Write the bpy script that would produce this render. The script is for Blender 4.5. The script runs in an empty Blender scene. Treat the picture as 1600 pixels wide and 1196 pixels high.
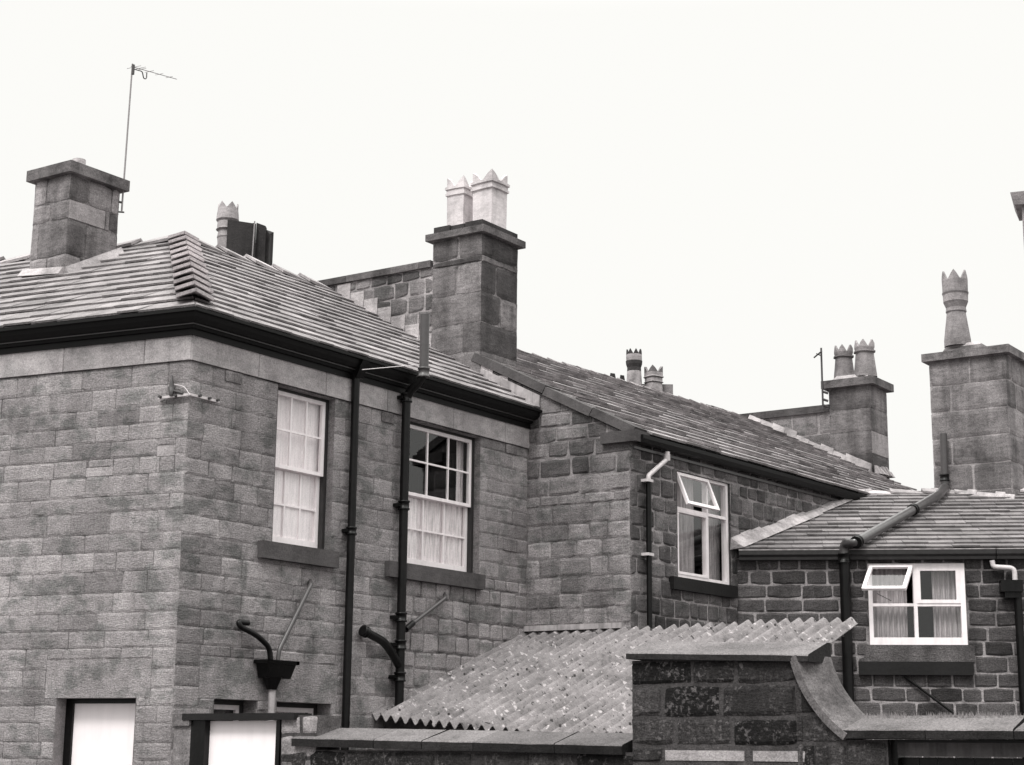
import bpy, math, random
from mathutils import Vector as Vc, noise as mn
R = random.Random(7)
sc = bpy.context.scene
# ------------------------------------------------------------------ camera
F, CX, CY = 2650.0, 800.0, 598.0
pit = math.atan(583 / F); rol = .01
fw = Vc((0, math.cos(pit), math.sin(pit))); u0_ = Vc((0, -math.sin(pit), math.cos(pit))); r0_ = Vc((1, 0, 0))
cr = r0_ * math.cos(rol) + u0_ * math.sin(rol); cu = u0_ * math.cos(rol) - r0_ * math.sin(rol)
EYE = Vc((0, 0, 1.6))
cd = bpy.data.cameras.new("camera"); cam = bpy.data.objects.new("camera", cd); sc.collection.objects.link(cam)
cd.sensor_width = 36; cd.lens = F / 1600 * 36; cd.clip_end = 3000; cd.clip_start = .1
from mathutils import Matrix
m = Matrix((cr, cu, -fw)).transposed().to_4x4(); m.translation = EYE
cam.matrix_world = m; sc.camera = cam
# ------------------------------------------------------------------ overcast sky
SUN_EL, SUN_AZ = math.radians(52), math.radians(205)      # azimuth clockwise from +Y: behind the camera, to the left
w = bpy.data.worlds.new("World"); sc.world = w; w.use_nodes = True
nt = w.node_tree; nt.nodes.clear()
N = nt.nodes.new; L = nt.links.new
out = N("ShaderNodeOutputWorld"); bg = N("ShaderNodeBackground"); L(bg.outputs[0], out.inputs[0])
sky = N("ShaderNodeTexSky"); sky.sky_type = 'NISHITA'; sky.sun_disc = False; sky.sun_elevation = SUN_EL; sky.sun_rotation = SUN_AZ
sky.dust_density = 6; sky.air_density = 1.5
bw = N("ShaderNodeRGBToBW"); L(sky.outputs[0], bw.inputs[0])
tc = N("ShaderNodeTexCoord"); sx = N("ShaderNodeSeparateXYZ"); L(tc.outputs['Generated'], sx.inputs[0])
rp = N("ShaderNodeValToRGB"); L(sx.outputs['Z'], rp.inputs[0])
e = rp.color_ramp.elements; e[0].position = .0; e[0].color = (.215, .215, .215, 1); e[1].position = 1; e[1].color = (.95, .95, .95, 1)
k = e.new(.42); k.color = (.222, .222, .222, 1)
ml = N("ShaderNodeMath"); ml.operation = 'MULTIPLY'; ml.inputs[1].default_value = 21.5; L(rp.outputs[0], ml.inputs[0])
ad = N("ShaderNodeMath"); ad.operation = 'MULTIPLY_ADD'; ad.inputs[1].default_value = .12; L(bw.outputs[0], ad.inputs[0]); L(ml.outputs[0], ad.inputs[2])
mx = N("ShaderNodeMix"); mx.data_type = 'RGBA'; mx.blend_type = 'MULTIPLY'; mx.inputs[0].default_value = 1
L(ad.outputs[0], mx.inputs[6]); mx.inputs[7].default_value = (1, .995, .965, 1); L(mx.outputs[2], bg.inputs[0])
bg.inputs[1].default_value = .1
sl = bpy.data.lights.new("sun", 'SUN'); sl.energy = 1.1; sl.angle = math.radians(14); sl.color = (1, .985, .96)
so = bpy.data.objects.new("sun", sl); sc.collection.objects.link(so)
sd = Vc((math.sin(SUN_AZ) * math.cos(SUN_EL), math.cos(SUN_AZ) * math.cos(SUN_EL), math.sin(SUN_EL)))
so.rotation_euler = sd.to_track_quat('Z', 'Y').to_euler()
vs = sc.view_settings; vs.view_transform = 'Standard'; vs.look = 'None'; vs.exposure = .95; vs.gamma = 1; vs.use_curve_mapping = False

# ------------------------------------------------------------------ materials
def G(v): return (v * 1.03, v * .965, v * .98, 1)
MATS = {}
def nmat(name):
    mt = bpy.data.materials.new(name); mt.use_nodes = True; t = mt.node_tree
    b = t.nodes['Principled BSDF']; MATS[name] = mt
    return mt, t, b
def noise(t, co, scale, detail=6, rough=.6, stretch=None):
    n = t.nodes.new("ShaderNodeTexNoise"); n.inputs['Scale'].default_value = scale; n.inputs['Detail'].default_value = detail
    n.inputs['Roughness'].default_value = rough
    if stretch:
        mp = t.nodes.new("ShaderNodeMapping"); mp.inputs['Scale'].default_value = stretch; t.links.new(co, mp.inputs[0]); co = mp.outputs[0]
    t.links.new(co, n.inputs['Vector']); return n.outputs['Fac']
def ramp(t, fac, stops):
    r = t.nodes.new("ShaderNodeValToRGB"); t.links.new(fac, r.inputs[0]); e = r.color_ramp.elements
    e[0].position, e[0].color = stops[0][0], stops[0][1]; e[1].position, e[1].color = stops[-1][0], stops[-1][1]
    for p, c in stops[1:-1]: x = e.new(p); x.color = c
    return r.outputs[0]
def mixc(t, a, b, mode='MULTIPLY', fac=1.0):
    x = t.nodes.new("ShaderNodeMix"); x.data_type = 'RGBA'; x.blend_type = mode
    if isinstance(fac, float): x.inputs[0].default_value = fac
    else: t.links.new(fac, x.inputs[0])
    for i, v in ((6, a), (7, b)):
        if isinstance(v, tuple): x.inputs[i].default_value = v
        else: t.links.new(v, x.inputs[i])
    return x.outputs[2]
def wh(v): return (v, v, v, 1)
def bump(t, b, h, strength, dist=.01, prev=None):
    bp = t.nodes.new("ShaderNodeBump"); bp.inputs['Strength'].default_value = strength; bp.inputs['Distance'].default_value = dist
    t.links.new(h, bp.inputs['Height'])
    if prev: t.links.new(prev, bp.inputs['Normal'])
    t.links.new(bp.outputs[0], b.inputs['Normal']); return bp.outputs[0]
def geo(t):
    g = t.nodes.new("ShaderNodeNewGeometry"); return g.outputs['Position']
def stone(name, lo, hi, rough=.95, grain=.35, stain=.4, b1=.6, speck=None, bed=None, patch=.0, pit=.3):
    mt, t, b = nmat(name); co = geo(t)
    a = t.nodes.new("ShaderNodeAttribute"); a.attribute_name = 'tone'
    c = ramp(t, a.outputs['Fac'], [(0, G(lo)), (1, G(hi))])
    c = mixc(t, c, ramp(t, noise(t, co, 2.3, 7, .65), [(.3, wh(1 - stain)), (.5, wh(1)), (.72, wh(1 + stain * .45))]))
    c = mixc(t, c, ramp(t, noise(t, co, 62, 3, .8), [(.3, wh(1 - grain)), (.5, wh(1)), (.72, wh(1 + grain))]))
    c = mixc(t, c, ramp(t, noise(t, co, 3.1, 5, .62, (1, 1, 1.5)), [(.38, (1 - patch, 1 - patch * .93, 1 - patch * .96, 1)), (.50, wh(1))]))
    c = mixc(t, c, ramp(t, noise(t, co, 17, 5, .7, (1, 1, 2.8)), [(.30, wh(1 - pit)), (.40, wh(1))]))
    c = mixc(t, c, ramp(t, noise(t, co, 7, 5, .7, (1, 1, 3.5)), [(.3, wh(1 - stain * .55)), (.5, wh(1)), (.72, wh(1 + stain * .4))]))
    c = mixc(t, c, ramp(t, noise(t, co, .55, 4, .6), [(.36, wh(1 - stain * .45)), (.55, wh(1.04))]))
    c = mixc(t, c, ramp(t, noise(t, co, 1.6, 4, .6, (2.2, 2.2, .22)), [(.35, wh(1 - stain * .6)), (.55, wh(1.03))]))
    if speck:      # pale or dark lichen / lime crust
        mk = ramp(t, noise(t, co, speck[2], 5, .7), [(speck[1] - .02, wh(0)), (speck[1] + .08, wh(.85))])
        c = mixc(t, c, G(speck[0]), 'MIX', mixc(t, mk, ramp(t, noise(t, co, 3.7, 4, .6), [(.42, wh(.05)), (.58, wh(1))])))
    t.links.new(c, b.inputs['Base Color']); b.inputs['Roughness'].default_value = rough; b.inputs['Specular IOR Level'].default_value = .2
    p = bump(t, b, noise(t, co, 22, 5, .7, bed), b1, .02)
    bump(t, b, noise(t, co, 75, 3, .7), b1 * .7, .006, p)
    return mt
def flat(name, v, rough=.6, spec=.4, var=.15, sc_=9, b1=.0, streak=0):
    mt, t, b = nmat(name); co = geo(t)
    c = mixc(t, G(v), ramp(t, noise(t, co, sc_, 6, .65), [(.3, wh(1 - var)), (.55, wh(1)), (.75, wh(1 + var))]))
    if streak: c = mixc(t, c, ramp(t, noise(t, co, 3, 4, .6, (4, 4, .3)), [(.35, wh(1 - streak)), (.55, wh(1))]))
    t.links.new(c, b.inputs['Base Color']); b.inputs['Roughness'].default_value = rough; b.inputs['Specular IOR Level'].default_value = spec
    if b1: bump(t, b, noise(t, co, 30, 4), b1, .01)
    return mt
stone('ashlar', .185, .38, grain=.5, stain=.24, b1=1.0, bed=(1, 1, 3), patch=.38, pit=.45)
stone('dressed', .24, .38, grain=.35, stain=.28, b1=.4, patch=.2, pit=.1)
stone('joint_dark', .14, .24, grain=.6, stain=.9)
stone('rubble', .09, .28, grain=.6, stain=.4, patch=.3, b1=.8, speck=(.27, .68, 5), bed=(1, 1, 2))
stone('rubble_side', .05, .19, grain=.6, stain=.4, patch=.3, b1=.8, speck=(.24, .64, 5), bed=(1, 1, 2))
stone('mortar', .27, .37, grain=.35, stain=.5, b1=.8)
stone('gritstone', .035, .12, grain=.65, stain=.45, b1=.9, speck=(.20, .66, 6), bed=(1, 1, 3))
stone('mortar_pale', .19, .38, grain=.45, stain=.6, b1=.8)
stone('yard_stone', .010, .055, grain=.7, stain=.5, b1=1.0, speck=(.13, .54, 26), bed=(1, 1, 2.6))
stone('yard_mortar', .05, .075, grain=.5, stain=.5, b1=1.0)
stone('yard_coping', .10, .16, grain=.6, stain=.3, b1=.7)
stone('sooty_lip', .012, .03, grain=.5, stain=.4, b1=.6)
stone('pale_haunch', .38, .62, grain=.25, stain=.45, b1=1.0)
stone('pale_stone', .30, .5, grain=.35, stain=.4, b1=.8)
stone('chimney_stone', .07, .30, grain=.5, stain=.6, b1=.5)
stone('chimney_dark', .018, .05, grain=.4, stain=.4, b1=.7)
stone('slate', .15, .33, grain=.4, stain=.35, b1=.5, bed=(1, 1, 1))
stone('slate_mid', .17, .40, grain=.4, stain=.45, b1=.6)
stone('slate_dark', .10, .235, grain=.35, stain=.35, b1=.5)
stone('hip', .42, .58, grain=.3, stain=.3, b1=.4)
stone('ridge', .24, .42, grain=.3, stain=.4, b1=.6)
stone('sill_stone', .06, .10, grain=.3, stain=.3, b1=.4)
stone('sill_dark', .008, .014, grain=.3, stain=.3, b1=.2, rough=.6)
stone('clay_white', .46, .62, grain=.14, stain=.35, b1=.15)
stone('clay_grey', .15, .30, grain=.4, stain=.45, b1=.5)
stone('clay_buff', .28, .45, grain=.3, stain=.45, b1=.4)
stone('soot_hole_dark', .008, .015, grain=.3, stain=.3)  # near-black for pot flues; also paints the dark inside vent holes and pipe mouth
flat('black_paint', .005, .34, .22, .6, 9, b1=.2, streak=.5)
flat('black_gutter', .003, .5, .2, .3, 14)
flat('white_paint', .84, .45, .4, .06, 12, streak=.10)
flat('white_door', .88, .4, .4, .04, 3, streak=.05)
flat('grey_metal', .22, .4, .5, .2, 20)
flat('dark_metal', .05, .5, .4, .2, 20)
flat('pale_pipe', .52, .4, .4, .15, 20)
flat('mid_pipe', .06, .35, .5, .15, 20)
flat('grey_gutter', .022, .55, .3, .35, 14)
flat('cast_iron', .05, .28, .6, .35, 14)
flat('brown_frame', .025, .5, .4, .2, 20)
flat('interior', .03, .9, .1, .2, 3)
flat('lead', .36, .6, .4, .3, 8, .3, streak=.4)
flat('render_wall', .22, .95, .2, .3, 2, .5, streak=.3)
flat('timber', .08, .8, .2, .4, 5, .3, streak=.4)
flat('ground', .10, .95, .2, .4, 1.2, .5)
def curtain_mat(name, v, alpha, lo=.62):
    mt, t, b = nmat(name); co = geo(t)
    c = mixc(t, G(v), ramp(t, noise(t, co, 14, 4, .6, (3, 3, .25)), [(.3, wh(lo)), (.55, wh(1)), (.8, wh(1.1))]))
    c = mixc(t, c, ramp(t, noise(t, co, 60, 3, .7), [(.3, wh(.85)), (.7, wh(1.05))]))
    t.links.new(c, b.inputs['Base Color']); b.inputs['Roughness'].default_value = .95; b.inputs['Specular IOR Level'].default_value = .1
    b.inputs['Alpha'].default_value = alpha
curtain_mat('net', .88, 1, .6); curtain_mat('cloth', .42, 1); curtain_mat('blind', .9, 1, .85)
def glass(name, tint, refl):
    mt, t, b = nmat(name); t.nodes.remove(b)
    o = t.nodes['Material Output']; tr = t.nodes.new("ShaderNodeBsdfTransparent"); tr.inputs[0].default_value = wh(tint)
    gl = t.nodes.new("ShaderNodeBsdfGlossy"); gl.inputs['Roughness'].default_value = .03; gl.inputs[0].default_value = wh(.9)
    lw = t.nodes.new("ShaderNodeLayerWeight"); lw.inputs[0].default_value = .5
    pw = t.nodes.new("ShaderNodeMath"); pw.operation = 'POWER'; pw.inputs[1].default_value = 4; t.links.new(lw.outputs['Facing'], pw.inputs[0])
    fr = t.nodes.new("ShaderNodeMath"); fr.operation = 'MULTIPLY_ADD'; fr.inputs[1].default_value = .9; fr.inputs[2].default_value = .07; t.links.new(pw.outputs[0], fr.inputs[0])
    n = noise(t, geo(t), 3, 3); bp = t.nodes.new("ShaderNodeBump"); bp.inputs['Strength'].default_value = .04; t.links.new(n, bp.inputs['Height']); t.links.new(bp.outputs[0], gl.inputs['Normal'])
    ma = t.nodes.new("ShaderNodeMath"); ma.operation = 'MULTIPLY'; ma.inputs[1].default_value = refl; t.links.new(fr.outputs[0], ma.inputs[0])
    ms = t.nodes.new("ShaderNodeMixShader"); t.links.new(ma.outputs[0], ms.inputs[0]); t.links.new(tr.outputs[0], ms.inputs[1]); t.links.new(gl.outputs[0], ms.inputs[2])
    t.links.new(ms.outputs[0], o.inputs[0])
glass('glass', .97, 1.0)
# corrugated asbestos with lichen
mt, t, b = nmat('corrugated'); co = geo(t)
c = mixc(t, G(.18), ramp(t, noise(t, co, 2.2, 6, .7), [(.3, wh(.5)), (.5, wh(1)), (.72, wh(1.4))]))
c = mixc(t, c, ramp(t, noise(t, co, 45, 4, .85), [(.3, wh(.6)), (.5, wh(1)), (.72, wh(1.3))]))
c = mixc(t, c, ramp(t, noise(t, co, 11, 5, .7), [(.32, wh(.72)), (.46, wh(1))]))
c = mixc(t, c, G(.45), 'MIX', ramp(t, noise(t, co, 11, 4, .6), [(.61, wh(0)), (.66, wh(.75))]))
c = mixc(t, c, G(.025), 'MIX', ramp(t, noise(t, co, 13, 3, .6), [(.635, wh(0)), (.665, wh(.9))]))
t.links.new(c, b.inputs['Base Color']); b.inputs['Roughness'].default_value = .95; b.inputs['Specular IOR Level'].default_value = .15
bump(t, b, noise(t, co, 24, 5, .8), .9, .012)
flat('grass', .20, .9, .2, .4, 20)

# ------------------------------------------------------------------ mesh helpers
class MB:
    def __init__(s): s.v = []; s.f = []; s.m = []; s.t = []; s.sm = []; s.names = []
    def mi(s, name):
        if name not in s.names: s.names.append(name)
        return s.names.index(name)
    def face(s, pts, mat, tone=.5, smooth=False):
        i = len(s.v); s.v += [Vc(p) for p in pts]; s.f.append(list(range(i, i + len(pts)))); s.m.append(s.mi(mat)); s.t.append(tone); s.sm.append(smooth)
    def grid(s, rows, mat, tone=.5, smooth=True, close=False):
        i = len(s.v); nr = len(rows); nc = len(rows[0])
        for r_ in rows: s.v += [Vc(p) for p in r_]
        mi = s.mi(mat)
        for a in range(nr - 1):
            for b_ in range(nc if close else nc - 1):
                q = (b_ + 1) % nc
                s.f.append([i + a * nc + b_, i + a * nc + q, i + (a + 1) * nc + q, i + (a + 1) * nc + b_]); s.m.append(mi); s.t.append(tone); s.sm.append(smooth)
    def hexa(s, p, mat, tone=.5):           # p: 8 points, bottom ring 0-3, top ring 4-7
        for q in ((0, 3, 2, 1), (4, 5, 6, 7), (0, 1, 5, 4), (1, 2, 6, 5), (2, 3, 7, 6), (3, 0, 4, 7)): s.face([p[k] for k in q], mat, tone)
    def build(s, name, parent=None):
        me = bpy.data.meshes.new(name)
        xs = [p.x for p in s.v]; ys = [p.y for p in s.v]; zs = [p.z for p in s.v]
        o_ = Vc(((min(xs) + max(xs)) / 2, (min(ys) + max(ys)) / 2, min(zs)))
        me.from_pydata([p - o_ for p in s.v], [], s.f)
        for n in s.names: me.materials.append(MATS[n])
        me.polygons.foreach_set('material_index', s.m); me.polygons.foreach_set('use_smooth', s.sm)
        at = me.attributes.new('tone', 'FLOAT', 'FACE'); at.data.foreach_set('value', s.t)
        me.update()
        ob = bpy.data.objects.new(name, me); sc.collection.objects.link(ob); WO[ob.name] = o_
        if parent: ob.parent = parent; ob.location = o_ - WO[parent.name]
        else: ob.location = o_
        return ob
WO = {}
def thing(name, loc, label, cat, group=None):
    o = bpy.data.objects.new(name, None); sc.collection.objects.link(o); o.location = loc; WO[o.name] = Vc(loc); o.empty_display_size = .3
    o['label'] = label; o['category'] = cat
    if group: o['group'] = group
    return o
def tag(o, label, cat, group=None, kind=None):
    if label: o['label'] = label
    if cat: o['category'] = cat
    if group: o['group'] = group
    if kind: o['kind'] = kind
    return o
class Fr:                                   # a vertical wall plane: u along, v up (world z), w outward
    def __init__(s, O, U, Nn): s.O = Vc((O[0], O[1], 0)); s.U = Vc(U); s.N = Vc(Nn); s.Z = Vc((0, 0, 1))
    def p(s, u, v, w=0): return s.O + s.U * u + s.Z * v + s.N * w
    def off(s, w): return Fr(s.O + s.N * w, s.U, s.N)
    def px(s, x, y, w=0):                   # where the line of sight through a photo pixel meets the plane
        P = s.O + s.N * w; d = fw * F + cr * (x - CX) - cu * (y - CY)
        q = EYE + d * ((P - EYE).dot(s.N) / d.dot(s.N)); return ((q - s.O).dot(s.U), q.z)
    def pt(s, x, y, w=0): u, v = s.px(x, y, w); return s.p(u, v, w)
def hitp(x, y, P, n):
    d = fw * F + cr * (x - CX) - cu * (y - CY); return EYE + d * ((P - EYE).dot(n) / d.dot(n))
def at(x, y, Y):
    d = fw * F + cr * (x - CX) - cu * (y - CY); return EYE + d * (Y / d.y)
def hdir(xv):
    y = 1181
    for _ in range(30):
        d = fw * F + cr * (xv - CX) - cu * (y - CY); y += d.z / cu.z
    d.z = 0; return d.normalized()
def perp(d):
    n = Vc((-d.y, d.x, 0)); return n if n.y < 0 else -n
def fbox(mb, fr, u0, u1, v0, v1, w0, w1, mat, tone=.5, wt=None):   # wt: outward reach of the top face's front edge (weathered top)
    a = w1 if wt is None else wt
    mb.hexa([fr.p(u0, v0, w0), fr.p(u1, v0, w0), fr.p(u1, v0, w1), fr.p(u0, v0, w1), fr.p(u0, v1, w0), fr.p(u1, v1, w0), fr.p(u1, v1, a), fr.p(u0, v1, a)], mat, tone)
def bbox(mb, c, ax, hx, ay, hy, z0, z1, mat, tone=.5, tx=None, ty=None):  # box about c with horizontal axes
    tx = hx if tx is None else tx; ty = hy if ty is None else ty
    def q(a, b_, z): p = c + ax * a + ay * b_; return Vc((p.x, p.y, z))
    mb.hexa([q(-hx, -hy, z0), q(hx, -hy, z0), q(hx, hy, z0), q(-hx, hy, z0), q(-tx, -ty, z1), q(tx, -ty, z1), q(tx, ty, z1), q(-tx, ty, z1)], mat, tone)
def clip(poly, a, b_, c_):                  # keep a*u + b*v <= c
    o = []
    for i in range(len(poly)):
        p, q = poly[i], poly[(i + 1) % len(poly)]; dp = a * p[0] + b_ * p[1] - c_; dq = a * q[0] + b_ * q[1] - c_
        if dp <= 0: o.append(p)
        if (dp < 0 < dq) or (dq < 0 < dp):
            s = dp / (dp - dq); o.append((p[0] + (q[0] - p[0]) * s, p[1] + (q[1] - p[1]) * s))
    return o
def clips(poly, cl):
    for c in cl:
        poly = clip(poly, *c)
        if len(poly) < 3: return []
    return poly
def edges(pl):                              # convex polygon -> half planes
    ar = sum(pl[i][0] * pl[(i + 1) % len(pl)][1] - pl[(i + 1) % len(pl)][0] * pl[i][1] for i in range(len(pl)))
    if ar < 0: pl = pl[::-1]
    r = []
    for i in range(len(pl)):
        p, q = pl[i], pl[(i + 1) % len(pl)]; a, b_ = q[1] - p[1], -(q[0] - p[0]); r.append((a, b_, a * p[0] + b_ * p[1]))
    return r
def parea(pl): return abs(sum(pl[i][0] * pl[(i + 1) % len(pl)][1] - pl[(i + 1) % len(pl)][0] * pl[i][1] for i in range(len(pl)))) / 2
def minus(rects, h):
    o = []
    for (a, b_, c, d) in rects:
        if h[0] >= b_ or h[1] <= a or h[2] >= d or h[3] <= c: o.append((a, b_, c, d)); continue
        if h[0] > a: o.append((a, h[0], c, d))
        if h[1] < b_: o.append((h[1], b_, c, d))
        x0, x1 = max(a, h[0]), min(b_, h[1])
        if h[2] > c: o.append((x0, x1, c, h[2]))
        if h[3] < d: o.append((x0, x1, h[3], d))
    return o
def one_stone(mb, fr, pl, rect, st, tone):
    mat, proud, amp = st['mat'], st['proud'], st['amp']
    n = len(pl); cu_ = sum(p[0] for p in pl) / n; cv = sum(p[1] for p in pl) / n
    if rect and amp > 0 and rect[1] - rect[0] > .08 and rect[3] - rect[2] > .06:
        nx = max(2, min(8, int((rect[1] - rect[0]) / st.get('cell', .09)) + 1)); ny = 3
        tilt = R.uniform(-1, 1) * amp * .5; seed = R.random() * 99; cj = [R.uniform(.2, 1.5) for _ in range(4)]
        if rect[0] < .001: cj[0] = cj[2] = 0
        rows = []
        for j in range(ny + 1):
            row = []
            for i in range(nx + 1):
                a = i / nx; b_ = j / ny
                if i == 1 and nx > 2: a = min(a, .018 / (rect[1] - rect[0]) + .02)
                if i == nx - 1 and nx > 2: a = max(a, 1 - .018 / (rect[1] - rect[0]) - .02)
                if j == 1: b_ = .14
                if j == ny - 1: b_ = .86
                p0, p1, p2, p3 = pl
                uu = (p0[0] * (1 - a) + p1[0] * a) * (1 - b_) + (p3[0] * (1 - a) + p2[0] * a) * b_
                vv = (p0[1] * (1 - a) + p1[1] * a) * (1 - b_) + (p3[1] * (1 - a) + p2[1] * a) * b_
                edge = i in (0, nx) or j in (0, ny)
                X, Y = 2 * a - 1, 2 * b_ - 1; q_ = (abs(X) * abs(Y)) ** 3 * st.get('round', 0) * cj[(i > nx / 2) + 2 * (j > ny / 2)]
                uu -= math.copysign(q_, X); vv -= math.copysign(q_, Y); wb_ = st.get('wob', 0)
                if wb_ and edge:
                    uu += mn.noise(Vc((uu * 11, vv * 11, seed + 5))) * wb_ * (0 < abs(X)); vv += mn.noise(Vc((uu * 11, vv * 11, seed + 9))) * wb_
                ww = proud * .45 if edge else proud + amp * (.5 + mn.noise(Vc((uu * 9, vv * 9, seed)))) + tilt * (a - .5)
                row.append(fr.p(uu, vv, ww))
            rows.append(row)
        mb.grid(rows, mat, tone, smooth=False)
        rim = rows[0][:] + [r_[-1] for r_ in rows[1:]] + rows[-1][-2::-1] + [r_[0] for r_ in rows[-2:0:-1]]
    else:
        ch = min(.006, proud * .6)
        inner = []
        for p in pl:
            du, dv = p[0] - cu_, p[1] - cv; l = math.hypot(du, dv) or 1; s = max(0, 1 - ch / l); inner.append((cu_ + du * s, cv + dv * s))
        mb.face([fr.p(*p, proud) for p in inner], mat, tone)
        for i in range(n):
            k_ = (i + 1) % n; mb.face([fr.p(*pl[i], proud * .5), fr.p(*pl[k_], proud * .5), fr.p(*inner[k_], proud), fr.p(*inner[i], proud)], mat, tone)
        rim = [fr.p(*p, proud * .5) for p in pl]
    base = [p - fr.N * (proud * .5 + .003) for p in rim]; n = len(rim)
    for i in range(n):
        k_ = (i + 1) % n; mb.face([base[i], base[k_], rim[k_], rim[i]], mat, tone)
def masonry(mb, fr, u0, u1, v0, v1, st, cl=(), holes=(), specials=(), tonef=None, rows=None):
    # mortar sheet
    pcs = [(u0, u1, v0, v1)]
    for h in holes: pcs = minus(pcs, h)
    for q in pcs:
        pl = clips([(q[0], q[2]), (q[1], q[2]), (q[1], q[3]), (q[0], q[3])], cl)
        if pl: mb.face([fr.p(*p, 0) for p in pl], st['mortar'], .5)
    cut = list(holes) + [s[:4] for s in specials]
    j = st['joint'] / 2
    vs_ = rows[:] if rows else [v0]
    if not rows:
        while vs_[-1] < v1 - .02:
            h = R.uniform(*st['course']); vs_.append(min(v1, vs_[-1] + h) if v1 - vs_[-1] - h > st['course'][0] * .5 else v1)
    for a, b_ in zip(vs_, vs_[1:]):
        u = u0; first = R.random() < .5
        while u < u1 - .01:
            l = R.uniform(*st['len']) * (1.0 if not first else .6); first = False
            e_ = min(u1, u + l)
            if u1 - e_ < st['len'][0] * .45: e_ = u1
            ps = [(u, e_, a, b_)]
            for h in cut: ps = minus(ps, h)
            tone0 = min(1, max(0, R.gauss(.5, st.get('sd', .2))))
            if R.random() < st.get('odd', .05): tone0 = R.choice((0, 1))
            for q in ps:
                L_, H_ = q[1] - q[0], q[3] - q[2]
                if L_ < .035 or H_ < .025: continue
                jl = 0 if abs(q[0] - u0) < 1e-4 else j; jr = 0 if abs(q[1] - u1) < 1e-4 else j
                jt = st['jit']; J = lambda: R.uniform(-jt, jt)
                pl = [(q[0] + jl + J() * (jl > 0), q[2] + j + J()), (q[1] - jr + J() * (jr > 0), q[2] + j + J()), (q[1] - jr + J() * (jr > 0), q[3] - j + J()), (q[0] + jl + J() * (jl > 0), q[3] - j + J())]
                A0 = parea(pl); pc = clips(pl, cl)
                if not pc or parea(pc) < .0015: continue
                tn = tone0
                if tonef: tn = min(1, max(0, tn + tonef((q[0] + q[1]) / 2, (q[2] + q[3]) / 2)))
                one_stone(mb, fr, pl if abs(parea(pc) - A0) < 1e-6 else pc, q if abs(parea(pc) - A0) < 1e-6 else None, st, tn)
            u = e_
    for s in specials:
        pl = clips([(s[0] + j, s[2] + j), (s[1] - j, s[2] + j), (s[1] - j, s[3] - j), (s[0] + j, s[3] - j)], cl)
        if pl: one_stone(mb, fr, pl, None, dict(st, amp=0, mat='pale_stone') if s[4] > 1 else dict(st, amp=0), s[4] - 1 if s[4] > 1 else s[4])
def reveal(mb, fr, h, d, mat, tone=.4, w=.006):
    a, b_, c, e_ = h
    for q in (((a, c), (a, e_)), ((b_, c), (b_, e_)), ((a, e_), (b_, e_)), ((a, c), (b_, c))):
        mb.face([fr.p(*q[0], w), fr.p(*q[1], w), fr.p(*q[1], -d), fr.p(*q[0], -d)], mat, tone)
def tube(mb, pts, r, mat, n=12, tone=.5, caps=True, rs=None):
    pts = [Vc(p) for p in pts]; rings = []; prev = None
    for i, p in enumerate(pts):
        d = (pts[min(i + 1, len(pts) - 1)] - pts[max(i - 1, 0)]).normalized()
        a = (prev - d * prev.dot(d)) if prev else d.orthogonal()
        a.normalize(); prev = a; b_ = d.cross(a); rr = rs[i] if rs else r
        rings.append([p + (a * math.cos(2 * math.pi * k / n) + b_ * math.sin(2 * math.pi * k / n)) * rr for k in range(n)])
    mb.grid(rings, mat, tone, True, True)
    if caps: mb.face(rings[0], mat, tone); mb.face(rings[-1], mat, tone)
def bend(pts, r=.08, k=5):                  # rounds the corners of a polyline
    pts = [Vc(p) for p in pts]; o = [pts[0]]
    for a, b_, c in zip(pts, pts[1:], pts[2:]):
        d1 = (a - b_); d2_ = (c - b_); q = min(r, d1.length * .45, d2_.length * .45); s = b_ + d1.normalized() * q; e_ = b_ + d2_.normalized() * q
        for i in range(k + 1):
            t_ = i / k; o.append(s * (1 - t_) ** 2 + b_ * 2 * t_ * (1 - t_) + e_ * t_ * t_)
    o.append(pts[-1]); return o
def collar(p, d, r, mat, parent, h=.09):
    mb = MB(); d = Vc(d).normalized(); p = Vc(p)
    prof = [(-h / 2, r), (-h / 2, r + .018), (-h / 2 + .018, r + .018), (-h / 2 + .022, r + .009), (h / 2 - .022, r + .009), (h / 2 - .018, r + .018), (h / 2, r + .018), (h / 2, r)]
    tube(mb, [p + d * (a + i * 1e-5) for i, (a, _) in enumerate(prof)], r, mat, 14, rs=[b_ for _, b_ in prof])
    return mb.build('collar', parent)

def ears(mb, fr, u, v, w, mat='black_gutter'):
    fbox(mb, fr, u - .085, u + .085, v - .02, v + .02, 0, w, mat)

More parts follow.
